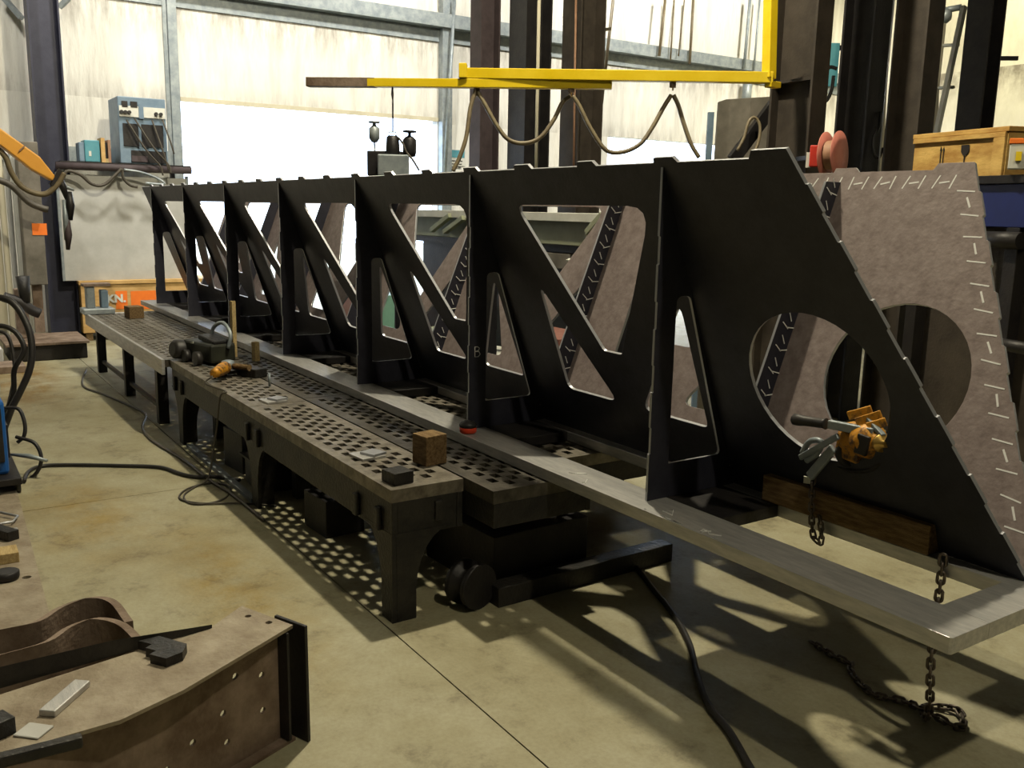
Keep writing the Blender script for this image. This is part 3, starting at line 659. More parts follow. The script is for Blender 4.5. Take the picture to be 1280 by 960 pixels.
# two S-curved plates on edge behind
def wave(lab, pts, h):
    q = B(); P = smooth([onz(px, py, zz) for px, py, zz in pts], 8); base = []
    for a, c in zip(P, P[1:]):
        q._hexa([V((a.x, a.y, 0)), V((c.x, c.y, 0)), V((c.x, c.y + .026, 0)), V((a.x, a.y + .026, 0)), a, c, c + V((0, .026, 0)), a + V((0, .026, 0))])
    bmesh.ops.remove_doubles(q.bm, verts=q.bm.verts, dist=.0005)
    return solo('curved_plate', q, 'rust', lab, 'steel plate')
wz = .34
wave('rear one of two S-curved rusty steel plates standing on edge', [(-60, 800, wz), (0, 787, wz), (40, 778, wz), (70, 760, wz), (105, 748, wz), (135, 752, wz), (156, 778, wz)], .2)
wave('front one of two S-curved rusty steel plates standing on edge', [(-60, 835, wz), (0, 818, wz), (52, 803, wz), (80, 785, wz), (112, 774, wz), (145, 780, wz), (170, 802, wz)], .2)
# floor plate at left with odds and ends
a_, c_ = onz(18, 600, .03), onz(65, 780, .03)
q = B(); q.plate([(-2.9, -1.9), (-2.9, a_.y), (-.62, c_.y), (-.62, -1.9)], [circ(-1.22, -1.225, .02, .02, 12)], lambda x, y: V((x, y, .03)), (0, 0, -.03))
solo('floor_plate', q, 'tan', 'wide flat rusty steel plate on the floor at the left edge', 'steel plate')
def lblk(nm, lab, px, py, h, sx, sy, m, rz, cat): return blk(nm, lab, px, py, h, sx, sy, m, .03, rz, cat)
lblk('wooden_offcut', 'pale wooden offcut on the flat plate at the left edge', 8, 700, .05, .12, .10, 'woodlight', .0, 'wooden block')
lblk('steel_offcut', 'dark steel offcut with a pointed end on the flat plate at left', 5, 672, .05, .16, .06, 'iron', .5, 'steel offcut')
p = onz(8, 724, .03); solo('pipe_ring', B().lathe((p.x, p.y, .03), [(.05, 0), (.055, .01), (.055, .035), (.045, .04)], 20), 'darksteel', 'dark steel ring lying on the flat plate at left edge', 'ring')
q = B(); q.tube([onz(-20, 658, .05), onz(16, 652, .05), onz(22, 645, .05), onz(-20, 636, .06)], .007, 6); solo('bent_rod', q, 'edge', 'bent bright steel rod on the flat plate at left edge', 'steel rod')
lblk('steel_strip', 'thin bright curved strip on the flat plate at left edge', 6, 664, .006, .03, .12, 'bar', .1, 'steel strip')
# blue welding machine at left edge
wp = onz(6, 610, 0); wx, wy = wp.x, -1.20
t = thing('welding_machine', 'blue welding machine on wheels at the left edge with black cable loops', 'welding machine', (wx, wy, 0))
part(t, 'case', B().obox((wx - .15, wy - .13, .34), (.30, .18, .22)), 'blue', .02)
part(t, 'side_vent', B().obox((wx - .15, wy + .055, .30), (.22, .01, .10)), 'darksteel', .004)
part(t, 'tray', B().obox((wx - .1, wy - .10, .10), (.36, .20, .02)), 'darksteel', .005)
part(t, 'front_panel', B().obox((wx + .155, wy - .13, .36), (.01, .16, .16)), 'black', .004)
part(t, 'wheel', B().cyl((wx + .12, wy + .06, .055), (wx + .12, wy + .10, .055), .055, 20), 'black')
part(t, 'wheel', B().cyl((wx - .35, wy + .06, .055), (wx - .35, wy + .10, .055), .055, 20), 'black')
part(t, 'handle', B().tube(smooth([(wx + .1, wy + .02, .56), (wx + .1, wy + .03, .66), (wx - .3, wy + .03, .66), (wx - .3, wy + .02, .56)], 5), .012, 8), 'galv')
def loop(lab, pts, d, r, m='black', nm='welding_cable', smooth_n=7):
    q = B(); q.tube(smooth([at(a, c, dd) for a, c, dd in [(p[0], p[1], p[2] if len(p) > 2 else d) for p in pts]], smooth_n), r, 8); return solo(nm, q, m, lab, 'cable')
loop('thick black welding cable arching up highest at the left edge', [(-20, 372), (5, 373), (22, 385), (36, 412), (40, 440), (36, 465), (24, 492), (14, 512), (2, 545)], 6.0, .022)
loop('black cable curving inside the highest loop at left edge', [(-15, 408), (6, 408), (22, 418), (30, 438), (18, 462), (17, 490), (8, 515)], 6.1, .017)
loop('thin black cable hanging below the loops at left edge', [(-10, 413), (8, 418), (16, 440), (18, 468), (12, 500), (5, 520)], 6.2, .012)
loop('black cable loop beside the blue welder reaching the floor', [(-6, 512), (10, 510), (24, 512), (31, 530), (30, 545), (22, 553)], 5.9, .012)
loop('black lead with a plug from blue welder curving to the floor', [(20, 546), (42, 553), (51, 568), (50, 583), (42, 595), (32, 600)], 5.75, .012)
solo('electrode_holder', B().tube([at(14, 568, 5.7), at(36, 570, 5.7), at(59, 576, 5.7)], [.008, .016, .010], 10), 'galv', 'grey electrode holder sticking out from the blue welder', 'electrode holder')
# ================================================================== FAR LEFT: crate wall, screen, shelf, boxes
bx = -9.1
t = thing('plywood_crate', 'long plywood crate with orange lettering blocks by the far column', 'crate', (bx - .3, .8, 0))
q = B(); q.box((bx - .55, .23, .10), (bx, 1.9, .70)); part(t, 'panel', q, 'ply', .004)
q = B(); q.box((bx - .57, .21, .70), (bx + .02, 1.94, .745)); part(t, 'lid', q, 'ply', .004)
for yy in (.24, 1.78): part(t, 'runner', B().box((bx - .55, yy + .02, 0), (bx - .02, yy + .10, .099)), 'wood', .003)
q = B(); q.box((bx + .001, .235, .36), (bx + .006, .30, .375)); part(t, 'joint_strip', q, 'darksteel')
def yzr(px0, py0, px1, py1, dx=.004):
    a, c = onx(px0, py0, bx), onx(px1, py1, bx); return B().box((bx + .0005, a.y, min(a.z, c.z)), (bx + dx, c.y, max(a.z, c.z)))
part(t, 'orange_print', yzr(144, 364, 160, 386), 'orangeprint', label='left orange printed block')
part(t, 'orange_print', yzr(163, 364, 196, 385.5), 'orangeprint', label='right orange printed block')
a_ = onx(133, 378, bx); mw = Matrix(((0, 0, 1, bx + .009), (1, 0, 0, a_.y + .005), (0, 1, 0, a_.z), (0, 0, 0, 1)))
text_mesh('KN.', .135, .002, 'white', t, ORG[t.name], mw)
# grey screen above the crate
a_, c_ = onx(75, 226, bx + .05), onx(196, 352, bx + .05)
t = thing('welding_screen', 'pale grey sheet screen standing on the plywood crate', 'screen', (bx - .05, .6, .745))
q = B(); q.box((bx - .12, .08, .746), (bx - .09, 1.57, 2.02)); part(t, 'sheet', q, 'sheet')
for yy in (.05, 1.57): part(t, 'post', B().box((bx - .14, yy, .746), (bx - .08, yy + .03, 2.05)), 'galv')
# shelf with welders
zs = 2.17
t = thing('wall_shelf', 'steel pipe framed shelf holding the old welding sets near the far door', 'shelf', (bx, .8, 0))
part(t, 'rail', B().cyl((bx, .05, zs - .05), (bx, 1.62, zs - .05), .045, 12), 'purple')
part(t, 'deck', B().box((bx - .85, .1, zs - .02), (bx + .01, 1.62, zs + .01)), 'darksteel')
for yy in (.12, 1.56): part(t, 'post', B().box((bx - .85, yy, 0), (bx - .80, yy + .05, zs - .021)), 'darksteel')
part(t, 'brace', B().beam((bx - .80, .15, 1.55), (bx - .05, .15, zs - .06), .04, .04), 'galv')
t = thing('welding_set', 'large blue-grey vintage welding set on the shelf beside the door', 'welding machine', (bx - .3, 1.0, zs + .01))
a_, c_ = onx(147, 122, bx), onx(213, 205, bx)
ya, yb, zt_ = a_.y, c_.y - .02, 2.98
part(t, 'cabinet', B().box((bx - .62, ya, zs + .012), (bx - .03, yb, zt_)), 'bluegrey', .01)
W_, H_ = yb - ya, zt_ - zs - .012
def face(y0, y1_, z0, z1_, dx0=-.03, dx1=.0): return B().box((bx + dx0, ya + y0 * W_, zs + .012 + z0 * H_), (bx + dx1, ya + y1_ * W_, zs + .012 + z1_ * H_))
part(t, 'control_panel', face(.02, .98, .70, .86, -.029, -.012), 'white', label='cream strip with knobs')
for k in (.06, .14, .22, .78, .88): 
    part(t, 'knob', B().cyl((bx - .012, ya + k * W_, zs + .78 * H_), (bx + .02, ya + k * W_, zs + .78 * H_), .022, 12), 'black')
part(t, 'gauge', face(.08, .20, .84, .93, -.028, -.008), 'darksteel'); part(t, 'gauge', face(.26, .40, .84, .93, -.028, -.008), 'darksteel')
part(t, 'dial', face(.42, .52, .68, .90, -.011, .0), 'bluegrey')
part(t, 'grille', face(.08, .40, .26, .60, -.029, -.015), 'darksteel'); part(t, 'grille', face(.46, .92, .26, .60, -.029, -.015), 'darksteel')
part(t, 'base_recess', face(.22, .96, .02, .20, -.029, -.018), 'darksteel'); part(t, 'base_panel', face(.22, .56, .03, .12, -.017, -.008), 'purple')
for k, (a, c) in enumerate((((158, 150), (200, 207)), ((168, 148), (210, 205)), ((190, 150), (207, 200)), ((203, 150), (214, 180)))):
    p_, r_ = onx(*a, bx + .03), onx(*c, bx + .12); m_ = p_.lerp(r_, .5) + V((.03, .02, -.08))
    solo('welding_lead', B().tube(smooth([p_, m_, r_, r_ + V((.0, .03, -.12))]), .012, 6), 'cable', ['leftmost of four leads down the front of the blue-grey welding set', 'second from left of four leads on the blue-grey welding set', 'third from left of four leads on the blue-grey welding set', 'rightmost of four leads on the blue-grey welding set'][k], 'cable', 'leads on the welding set')
t = thing('battery_charger', 'small teal metal box on the shelf left of the blue-grey welding set', 'power supply', (bx - .2, .5, zs + .01))
part(t, 'case', B().box((bx - .32, onx(107, 190, bx).y, zs + .011), (bx - .05, onx(126, 190, bx).y, zs + .27)), 'teal', .01)
part(t, 'end_panel', B().box((bx - .30, onx(100, 190, bx).y, zs + .011), (bx - .06, onx(107, 190, bx).y - .002, zs + .24)), 'bluegrey', .01)
part(t, 'label', B().box((bx - .049, onx(112, 190, bx).y, zs + .08), (bx - .046, onx(115, 190, bx).y, zs + .14)), 'white')
t = thing('wooden_frame_box', 'narrow upright tan box between the teal box and welding set', 'box', (bx - .1, .65, zs + .01))
y0_, y1_ = onx(126, 190, bx).y + .01, onx(139, 190, bx).y
part(t, 'side', B().box((bx - .25, y0_, zs + .011), (bx - .02, y0_ + .045, zs + .30)), 'ply'); part(t, 'side', B().box((bx - .25, y1_ - .03, zs + .011), (bx - .02, y1_, zs + .28)), 'rope')
part(t, 'core', B().box((bx - .24, y0_ + .046, zs + .06), (bx - .06, y1_ - .031, zs + .25)), 'darksteel'); part(t, 'foot_block', B().box((bx - .24, y0_ + .046, zs + .011), (bx - .02, y1_ - .031, zs + .058)), 'woodlight')
def hang(lab, pts, x, r=.014, m='cable', nm='hanging_cable'):
    q = B(); q.tube(smooth([onx(a, c, x) for a, c in pts], 7), r, 6); return solo(nm, q, m, lab, 'cable')
hang('cable sagging under the shelf left of the welding set', [(78, 226), (84, 214), (100, 218), (115, 230), (130, 231), (145, 218), (152, 211)], bx + .1, .02)
hang('short cable drooping under the welding set', [(153, 211), (154, 222), (162, 231), (172, 234)], bx + .1, .018)
hang('grey cable bunch sagging by the door jamb', [(155, 212), (175, 215), (195, 222), (205, 230), (182, 229)], bx + .12, .015, 'galv')
# small floor items left: low base under column
t = thing('machine_base', 'low rusty machine base on the floor at the foot of the far column', 'machine base', (-8.0, -.3, 0))
part(t, 'plinth', B().box((-8.5, -.70, 0), (-7.75, .06, .17)), 'darksteel', .01); part(t, 'top_plate', B().box((-8.55, -.74, .171), (-7.7, .08, .20)), 'rust', .004)
c_ = at(58, 430, 11.2)
part(t, 'spindle', B().box((-8.25, -.58, .201), (-8.13, -.45, .75)), 'rust', .01)
q = B(); q.box((-7.45, -1.6, 0), (-7.05, -.62, .07)); solo('steel_channel', q, 'rust', 'low rusty steel channel on the floor at the left edge behind the cables', 'steel channel', None, .006)
solo('kerb_block', B().box((-8.4, -2.2, 0), (-7.5, -.78, .19)), 'sheet', 'long pale grey block on the floor at the far left edge', 'block', None, .01)
# cabinet panel hung left of column, orange sticker
d_ = onx(38, 230, -8.5)
t = thing('tall_locker', 'narrow grimy beige panel cabinet left of the far column', 'cabinet', (-8.5, -.4, .4))
ya_, yb_ = onx(36, 380, -8.5).y, onx(62, 380, -8.5).y
part(t, 'body', B().box((-8.8, ya_, .76), (-8.5, yb_, 2.35)), 'doorleaf', .01); part(t, 'post', B().box((-8.7, ya_ + .06, .202), (-8.6, ya_ + .16, .759)), 'rust')
s_ = onx(50, 286, -8.5); part(t, 'sticker', B().box((-8.499, s_.y - .08, s_.z - .07), (-8.495, s_.y + .07, s_.z + .06)), 'orangeprint', label='orange warning sticker')
# pale roll-up strips at the far left
names = ['leftmost pale vertical strip of sheeting at the left edge', 'second pale vertical strip from the left edge', 'grey narrow pipe between pale strips at left edge', 'wide cream vertical roll beside the beige cabinet']
for k, (x0, x1_, m_) in enumerate(((-14, 2, 'cream'), (3, 11, 'cream'), (12, 19, 'sheet'), (20, 34, 'white'))):
    a_, c_ = onx(x0, 300, -8.9), onx(x1_, 300, -8.9); r_ = (c_.y - a_.y) / 2; cy_ = (a_.y + c_.y) / 2
    solo('vertical_strip', B().lathe((-8.9, cy_, .0), [(r_ * .9, 0), (r_, .02), (r_, 2.2 if k != 3 else 2.15), (r_ * .8, 2.25)], 14), m_, names[k], 'strip')
t = thing('dust_brush', 'dark furry dusty hose end hanging in front of the cream roll', 'hose', (-8.4, -.6, .8))
part(t, 'sleeve', B().tube(smooth([onx(4, 371, -7.9), onx(25, 378, -7.9), onx(40, 388, -7.9), onx(50, 392, -7.9)]), .055, 10), 'darksteel')
part(t, 'grip', B().tube([onx(28, 345, -7.9), onx(32, 378, -7.9)], [.07, .05], 10), 'iron')
# yellow boom arm at left edge
t = thing('orange_boom', 'orange-yellow tapered boom arm reaching in from the left edge', 'boom', at(0, 190, 8.5))
PP = [(-40, 128), (0, 160), (50, 196), (69, 220), (66, 226), (40, 212), (0, 181), (-40, 152)]
bo = at(0, 190, 8.2); 
q = B(); q.plate([(i_, i_) for i_ in ()] or [(a, c) for a, c in PP], [], lambda a, c: onx(a, c, -4.9), (-.16, 0, 0)); part(t, 'arm', q, 'orange', .01)
part(t, 'joint_line', B().beam(onx(24, 189, -4.89), onx(31, 182, -4.89), .01, .01), 'rope')
part(t, 'tip', B().beam(onx(64, 232, -4.95), onx(76, 212, -4.95), .03, .035), 'darksteel', .004)
q = B(); q.tube(smooth([onx(a, c, -4.95) for a, c in ((-10, 180), (6, 195), (14, 215), (26, 232), (42, 241), (58, 242), (72, 230), (80, 216))], 7), .022, 8); solo('boom_hose', q, 'hose', 'grey hose hanging in a loop under the orange-yellow boom arm', 'hose')
q = B(); q.tube(smooth([onx(a, c, -8.2) for a, c in ((-10, 222), (14, 232), (35, 252), (52, 260), (60, 262))], 7), .035, 8); solo('boom_hose', q, 'cable', 'thick dark hose below the boom arm crossing the column', 'hose')
# chain fall bundle next to far column
t = thing('torch_bundle', 'bundle of torches and hooks hanging from the tip of the orange-yellow boom', 'torch', onx(80, 216, -5.0))
for k, (x0, y0, x1_, y1_, r_, m_) in enumerate(((72, 218, 84, 250, .03, 'darksteel'), (80, 250, 82, 300, .022, 'galv'), (86, 240, 88, 275, .035, 'darksteel'), (84, 275, 85, 312, .03, 'purple'), (78, 232, 92, 238, .015, 'galv'))):
    part(t, 'torch', B().tube([onx(x0, y0, -5.0), onx((x0 + x1_) / 2 + 1, (y0 + y1_) / 2, -4.98), onx(x1_, y1_, -5.0)], [r_ * .7, r_ * .95, r_ * .5], 8), m_)
# ================================================================== COLUMNS, GIRTS, WALL STEEL
def ibeam(lab, px, py, d, fw, dep, m, h=8.15, tf=.02, stiff=None, rot=0, group=None):
    c = at(px, py, d); x, y = c.x, c.y; t = thing('steel_column', lab, 'column', (x, y, 0), group)
    if rot:                                     # web parallel to the frame
        part(t, 'flange', B().box((x - dep / 2, y - fw / 2, 0), (x - dep / 2 + tf, y + fw / 2, h)), m, .002)
        part(t, 'flange', B().box((x + dep / 2 - tf, y - fw / 2, 0), (x + dep / 2, y + fw / 2, h)), m, .002)
        part(t, 'web', B().box((x - dep / 2 + tf, y - .008, 0), (x + dep / 2 - tf, y + .008, h)), m)
        for z in stiff or (): part(t, 'stiffener', B().box((x - dep / 2 + tf, y - fw / 2 + .01, z), (x + dep / 2 - tf, y - .008, z + .02)), m)
        return t
    part(t, 'flange', B().box((x - fw / 2, y - dep / 2, 0), (x + fw / 2, y - dep / 2 + tf, h)), m, .002)
    part(t, 'flange', B().box((x - fw / 2, y + dep / 2 - tf, 0), (x + fw / 2, y + dep / 2, h)), m, .002)
    part(t, 'web', B().box((x - .008, y - dep / 2 + tf, 0), (x + .008, y + dep / 2 - tf, h)), m)
    if stiff:
        for z in stiff: part(t, 'stiffener', B().box((x + .008, y - dep / 2 + tf, z), (x + fw / 2 - .01, y + dep / 2 - tf, z + .02)), m)
    return t
nc = at(1000, 100, 6.6)
ibeam('big brown column nearest on the right, carrying the yellow jib', 999, 100, 6.6, .17, .38, 'brownsteel', stiff=(nc.z - .02,), rot=1)
ibeam('dark column just right of the big brown jib column', 1078, 100, 7.4, .22, .30, 'darksteel', rot=1)
ibeam('wide dark column in the middle of three at the right', 1142, 100, 7.0, .20, .28, 'brownsteel', rot=1)
ibeam('dark column farthest right, before the yellow-lit wall', 1226, 80, 8.2, .23, .23, 'darksteel')
ibeam('purple-grey column right of the big door', 606, 100, 10.6, .24, .26, 'purple')
ibeam('dark column in the left of the paired middle columns', 662, 100, 10.2, .34, .34, 'darksteel')
ibeam('dark brown column in the right of the paired middle columns', 728, 100, 10.2, .34, .34, 'brownsteel')
# far wall left column and door jambs
q = B(); c = onx(66, 200, -9.3)
ibeam('tall blue-grey column standing in front of the far wall at left', 58, 100, 10.95, .30, .34, 'bluesteel')
t = thing('door_frame', 'galvanised frame of the big open overhead door', 'door frame', (XW + .06, 3.8, 0))
part(t, 'jamb', B().box((XW + .001, D1[0] - .14, 0), (XW + .10, D1[0] - .02, 8.1)), 'galv', .004); part(t, 'jamb', B().box((XW + .001, D1[0] - .19, 0), (XW + .05, D1[0] - .142, 8.1)), 'galv')
part(t, 'jamb', B().box((XW + .001, D1[1] + .01, 0), (XW + .14, D1[1] + .16, 8.1)), 'galv', .004); part(t, 'jamb', B().box((XW + .001, D1[1] + .165, 0), (XW + .08, D1[1] + .22, 8.1)), 'galv')
part(t, 'seal', B().box((XW + .001, D1[0], D1[2] - .04), (XW + .03, D1[1], D1[2] + .02)), 'cream')
g1, g2 = onx(430, 0, XW), onx(960, 90, XW)
zg = (g1.z + g2.z) / 2
t = thing('wall_girt', 'horizontal galvanised girt running high across the far wall', 'girt', (XW, 7, 4.6))
part(t, 'web', B().box((XW + .001, -7, 4.50), (XW + .20, 15.7, 4.525)), 'galv'); part(t, 'lip', B().box((XW + .17, -7, 4.526), (XW + .20, 15.7, 4.70)), 'galv'); part(t, 'lip', B().box((XW + .001, -7, 4.30), (XW + .03, 15.7, 4.499)), 'galv')
t = thing('lower_girt', 'horizontal girt low on the far wall behind the left column', 'girt', (XW, -1, 2.3)); part(t, 'rail', B().box((XW + .001, -6.9, 2.20), (XW + .16, D1[0] - .2, 2.40)), 'galv')
for k, (p_, r_, dd) in enumerate((((0, -8), (60, 60), 11.1), ((92, -8), (52, 30), 11.1))):
    solo('knee_brace', B().beam(at(*p_, dd), at(*(28 - 20 * k + 30 * k, 14 - 2 * k), dd) if 0 else at(*r_, dd).lerp(at(*p_, dd), .55), .07, .05), 'galv', ['knee brace left of the far left column', 'knee brace right of the far left column'][k], 'brace')
# downpipes and rods on the far wall
def rod(lab, p_, r_, x, rad, m, cat='pipe'): return solo('wall_pipe', B().cyl(onx(*p_, x), onx(*r_, x), rad, 10), m, lab, cat)
rod('thin pipe right of the big door jamb', (568, 0), (556, 215), XW + .2, .03, 'galv')
rod('bright conduit in front of the left paired middle column', (674, -5), (670, 210), -4.9, .018, 'cream')
rod('thin red-brown conduit in front of the right paired middle column', (720, -5), (717, 215), -4.9, .012, 'rope')
rod('long slanted bar right of the middle columns, left stile', (750, -5), (746, 175), -6.5, .016, 'hose')
rod('long slanted bar right of the middle columns, right stile', (767, -5), (747, 175), -6.6, .02, 'hose')
solo('cross_bar', B().beam(onx(749, 38, -6.5), onx(763, 36, -6.55), .03, .04), 'hose', 'short bar joining two slanted bars right of the middle columns', 'bar')
for k, (a, c, e, r_) in enumerate(((832, 824, 70, .025), (843, 838, 75, .015), (856, 848, 70, .012), (867, 862, 80, .025), (938, 930, 85, .03), (950, 942, 90, .02))):
    rod(['leftmost hanging strap on the far wall above the jib', 'second hanging strap above the jib', 'third thin strap above the jib', 'fourth hanging strap above the jib', 'grey pipe left of the yellow post', 'thin pipe just left of the yellow post'][k], (a, -5), (c, e), XW + .25, r_, 'hose' if k < 4 else 'galv')
rod('galvanised post behind the brown panel', (935, 100), (932, 135), XW + .2, .09, 'galv', 'post')
# safety sign beside the door
c = onx(572, 195, XW + .01)
t = thing('safety_sign', 'small white and teal safety notice on the far wall beside the door', 'sign', (XW + .01, c.y, c.z))
a_, e_ = onx(556, 186, XW + .01), onx(581, 208, XW + .01)
part(t, 'board', B().box((XW + .002, a_.y, e_.z), (XW + .012, e_.y, a_.z)), 'white'); part(t, 'header', B().box((XW + .013, a_.y + .01, a_.z - .13), (XW + .016, e_.y - .01, a_.z - .01)), 'teal')
for k in range(3): part(t, 'text_line', B().box((XW + .013, a_.y + .05 + .02 * k, a_.z - .19 - .05 * k), (XW + .015, e_.y - .05 - .01 * k, a_.z - .175 - .05 * k)), 'darksteel')
# ================================================================== JIB CRANE AND FESTOON
dj = 6.2
t = thing('jib_crane', 'yellow jib with two overlapping horizontal beams and a vertical post', 'crane', at(965, 97, dj))
part(t, 'upper_beam', B().beam(at(575, 92, dj + .35), at(966, 97.5, dj), .08, .072), 'yellow', .004)
part(t, 'end_cap', B().beam(at(574, 89, dj + .33), at(584, 89, dj + .33), .10, .10), 'yellow', .004)
part(t, 'lower_beam', B().beam(at(386, 103, dj + .5), at(765, 106, dj + .22), .08, .060), 'yellow', .004)
part(t, 'worn_end', B().beam(at(384.5, 102.9, dj + .501), at(470, 103.6, dj + .438), .084, .064), 'rust', .003, 'bare rusty end of the lower beam')
part(t, 'post', B().beam(at(961, 99, dj), at(964, -30, dj), .07, .07, up=(0, 1, 0)), 'yellow', .004)
part(t, 'hinge', B().obox(at(966, 106, dj + .02), (.03, .05, .02)), 'yellow', .004)
def fest(lab, pts, d, r=.016): return solo('festoon_cable', B().tube(smooth([at(a, c, d) for a, c in pts], 8), r, 7), 'hose', lab, 'cable')
fest('festoon cable falling from the left trolley behind the frame', [(594, 115), (588, 135), (583, 170), (575, 195), (566, 214)], dj + .35)
fest('festoon cable sagging between the left and middle trolleys', [(597, 115), (606, 130), (620, 155), (635, 174), (655, 179), (675, 172), (692, 150), (703, 128), (713, 120)], dj + .35)
fest('festoon cable sagging in a wide loop between the middle and right trolleys', [(716, 120), (724, 132), (738, 160), (757, 187), (778, 190), (800, 180), (815, 160), (829, 135), (839, 119)], dj + .2)
fest('festoon cable dropping from the right trolley behind the frame top', [(842, 119), (848, 132), (855, 155), (864, 180), (874, 197)], dj + .2)
for k, (px, py, d) in enumerate(((596, 111, dj + .36), (714, 112, dj + .25), (841, 104, dj + .12))):
    t = thing('cable_trolley', ['left cable trolley under the lower yellow beam', 'middle cable trolley under the lower yellow beam', 'right cable trolley under the upper yellow beam'][k], 'trolley', at(px, py, d))
    part(t, 'bracket', B().obox(at(px, py - (0 if k < 2 else -2), d), (.012, .02, .02)), 'rust', .002); part(t, 'eye', B().tube([at(px, py + 2, d), at(px, py + 9, d)], .006, 6), 'gold')
# wire feeder hanging from the jib
df = dj + .42
solo('hanging_rod', B().tube([at(490.5, 108, df), at(490.5, 118, df), at(491, 125, df), at(491, 165, df)], [.006, .01, .006, .006], 6), 'darksteel', 'thin rod hanging from the lower yellow beam to the wire feeder', 'rod')
t = thing('wire_feeder', 'grey wire feeder with cylinders hanging from the yellow jib before the bright door', 'welding equipment', at(490, 215, df))
part(t, 'box', B().obox(at(492, 207, df), (.085, .11, .075), -.5), 'galv', .01)
part(t, 'back_box', B().obox(at(482, 205, df + .15), (.09, .13, .09), -.5), 'darksteel', .01)
part(t, 'motor', B().lathe(at(491, 196, df + .05), [(.05, 0), (.05, .06), (.045, .14), (.03, .15)], 18), 'darksteel')
part(t, 'hook_eye', B().tube([at(486, 170, df), at(486, 165, df), at(495, 165, df), at(495, 170, df)], .006, 6), 'galv')
part(t, 'regulator', B().lathe(at(512, 196, df + .08), [(.04, 0), (.05, .03), (.05, .12), (.03, .14), (.012, .15), (.012, .17), (.05, .172), (.05, .185)], 16), 'darksteel')
part(t, 'hose', B().tube(smooth([at(498, 172, df), at(504, 180, df), at(508, 190, df), at(516, 200, df), at(524, 213, df)]), .008, 6), 'cable')
part(t, 'regulator', B().lathe(at(468, 178, df + .1), [(.02, 0), (.04, .03), (.04, .1), (.015, .12), (.012, .135), (.042, .137), (.042, .15)], 16), 'galv')
part(t, 'arm', B().tube([at(468, 178, df + .1), at(469, 200, df + .12), at(478, 204, df + .14)], .007, 6), 'galv')
# ================================================================== RIGHT BACKGROUND
def PX(px0, py0, px1, py1, d, th_=.3, nm=None, m=None, lab=None, cat=None, skew=0.0):
    """upright box facing the aisle at distance d"""
    a, c, e = at(px0, py1, d), at(px1, py1, d + skew), at(px0, py0, d)
    dirv = V((c.x - a.x, c.y - a.y, 0)); nv_ = V((-dirv.y, dirv.x, 0)).normalized()
    q = B(); q.plate([(0, 0), (1, 0), (1, 1), (0, 1)], [], lambda u_, w: V((a.x + dirv.x * u_, a.y + dirv.y * u_, a.z + (e.z - a.z) * w)), nv_ * th_)
    return q
def quadbox_(p, q_, dp, z0, z1_):
    u_ = V((q_.x - p.x, q_.y - p.y, 0)).normalized(); n_ = V((-u_.y, u_.x, 0)) * dp
    return B()._hexa([V((v.x, v.y, z)) for z in (z0, z1_) for v in (p, q_, q_ + n_, p + n_)])
ls = [at(a, c, 7.3) for a, c in ((893, 130), (902, 127), (968, 123), (962, 260), (886, 260))]; ls[3].z = ls[4].z = 0.0
ou = (ls[3] - ls[4]).normalized(); on = V((-ou.y, ou.x, 0)); lb = ls[4]
q = B(); q.plate([((p - lb).dot(ou), p.z) for p in ls], [], lambda a, c: lb + ou * a + V((0, 0, c)), on * .04)
solo('leaning_sheet', q, 'doorleaf', 'large scarred brown steel panel leaning behind the frame left of the jib column', 'steel panel', None, .003)
bp = at(886, 140, 7.5); bq = at(893, 140, 7.5)
solo('blue_strip_panel', quadbox_(bp, bq, .05, 0, bp.z), 'bluegrey', 'pale blue narrow panel edge beside the scarred brown panel', 'panel')
solo('diagonal_strut', B().beam(at(916, 200, 7.0), at(968, 130, 7.0), .06, .09), 'darksteel', 'dark diagonal strut leaning against the scarred brown panel', 'strut', None, .003)
q = B(); q.tube(smooth([at(a, c, 6.9) for a, c in ((922, 188), (930, 172), (936, 152), (944, 147), (950, 158), (948, 178), (940, 196))], 7), .012, 6); solo('coiled_hose', q, 'hose', 'hose looped over the diagonal strut left of jib column', 'hose')
# hose reel
rp = at(1041, 194, 6.1)
t = thing('hose_reel', 'faded red hose reel with brown hose beside the jib column', 'hose reel', rp)
ax = V((.95, .28, .05)).normalized()
for k, s in ((0, -.045), (1, .045)): part(t, 'side_disc', B().lathe(rp + ax * s, [(.05, -.004), (.155, -.003), (.155, .003), (.05, .004)], 30, ax), 'reel')
part(t, 'drum', B().lathe(rp - ax * .04, [(.09, 0), (.098, .01), (.09, .02), (.098, .03), (.09, .04), (.098, .05), (.09, .06), (.098, .07), (.09, .08)], 26, ax), 'rope')
part(t, 'spindle_box', B().obox(rp - ax * .10 + V((0, 0, .0)), (.05, .045, .07), .54), 'red', .006); part(t, 'front_plate', B().obox(rp - ax * .165 + V((0, 0, -.02)), (.012, .03, .05), .54), 'white')
part(t, 'bracket', B().beam(rp, V((nc.x + .1, nc.y - .07, rp.z)), .05, .03), 'darksteel')
jb = at(1036, 80, 7.6); t = thing('junction_box', 'teal electrical box mounted between the right columns', 'electrical box', jb)
part(t, 'case', PX(1027, 55, 1046, 108, 7.6, .12), 'teal', .005)
part(t, 'bracket', B().beam(at(1040, 60, 7.68), at(1060, 60, 7.5), .04, .04), 'darksteel')
q = B(); q.tube(smooth([at(a, c, 7.05) for a, c in ((1046, 86), (1037, 84), (1030, 92), (1027, 110), (1032, 126), (1039, 114), (1042, 95))], 7), .014, 7); part(t, 'cable_coil', q, 'black')
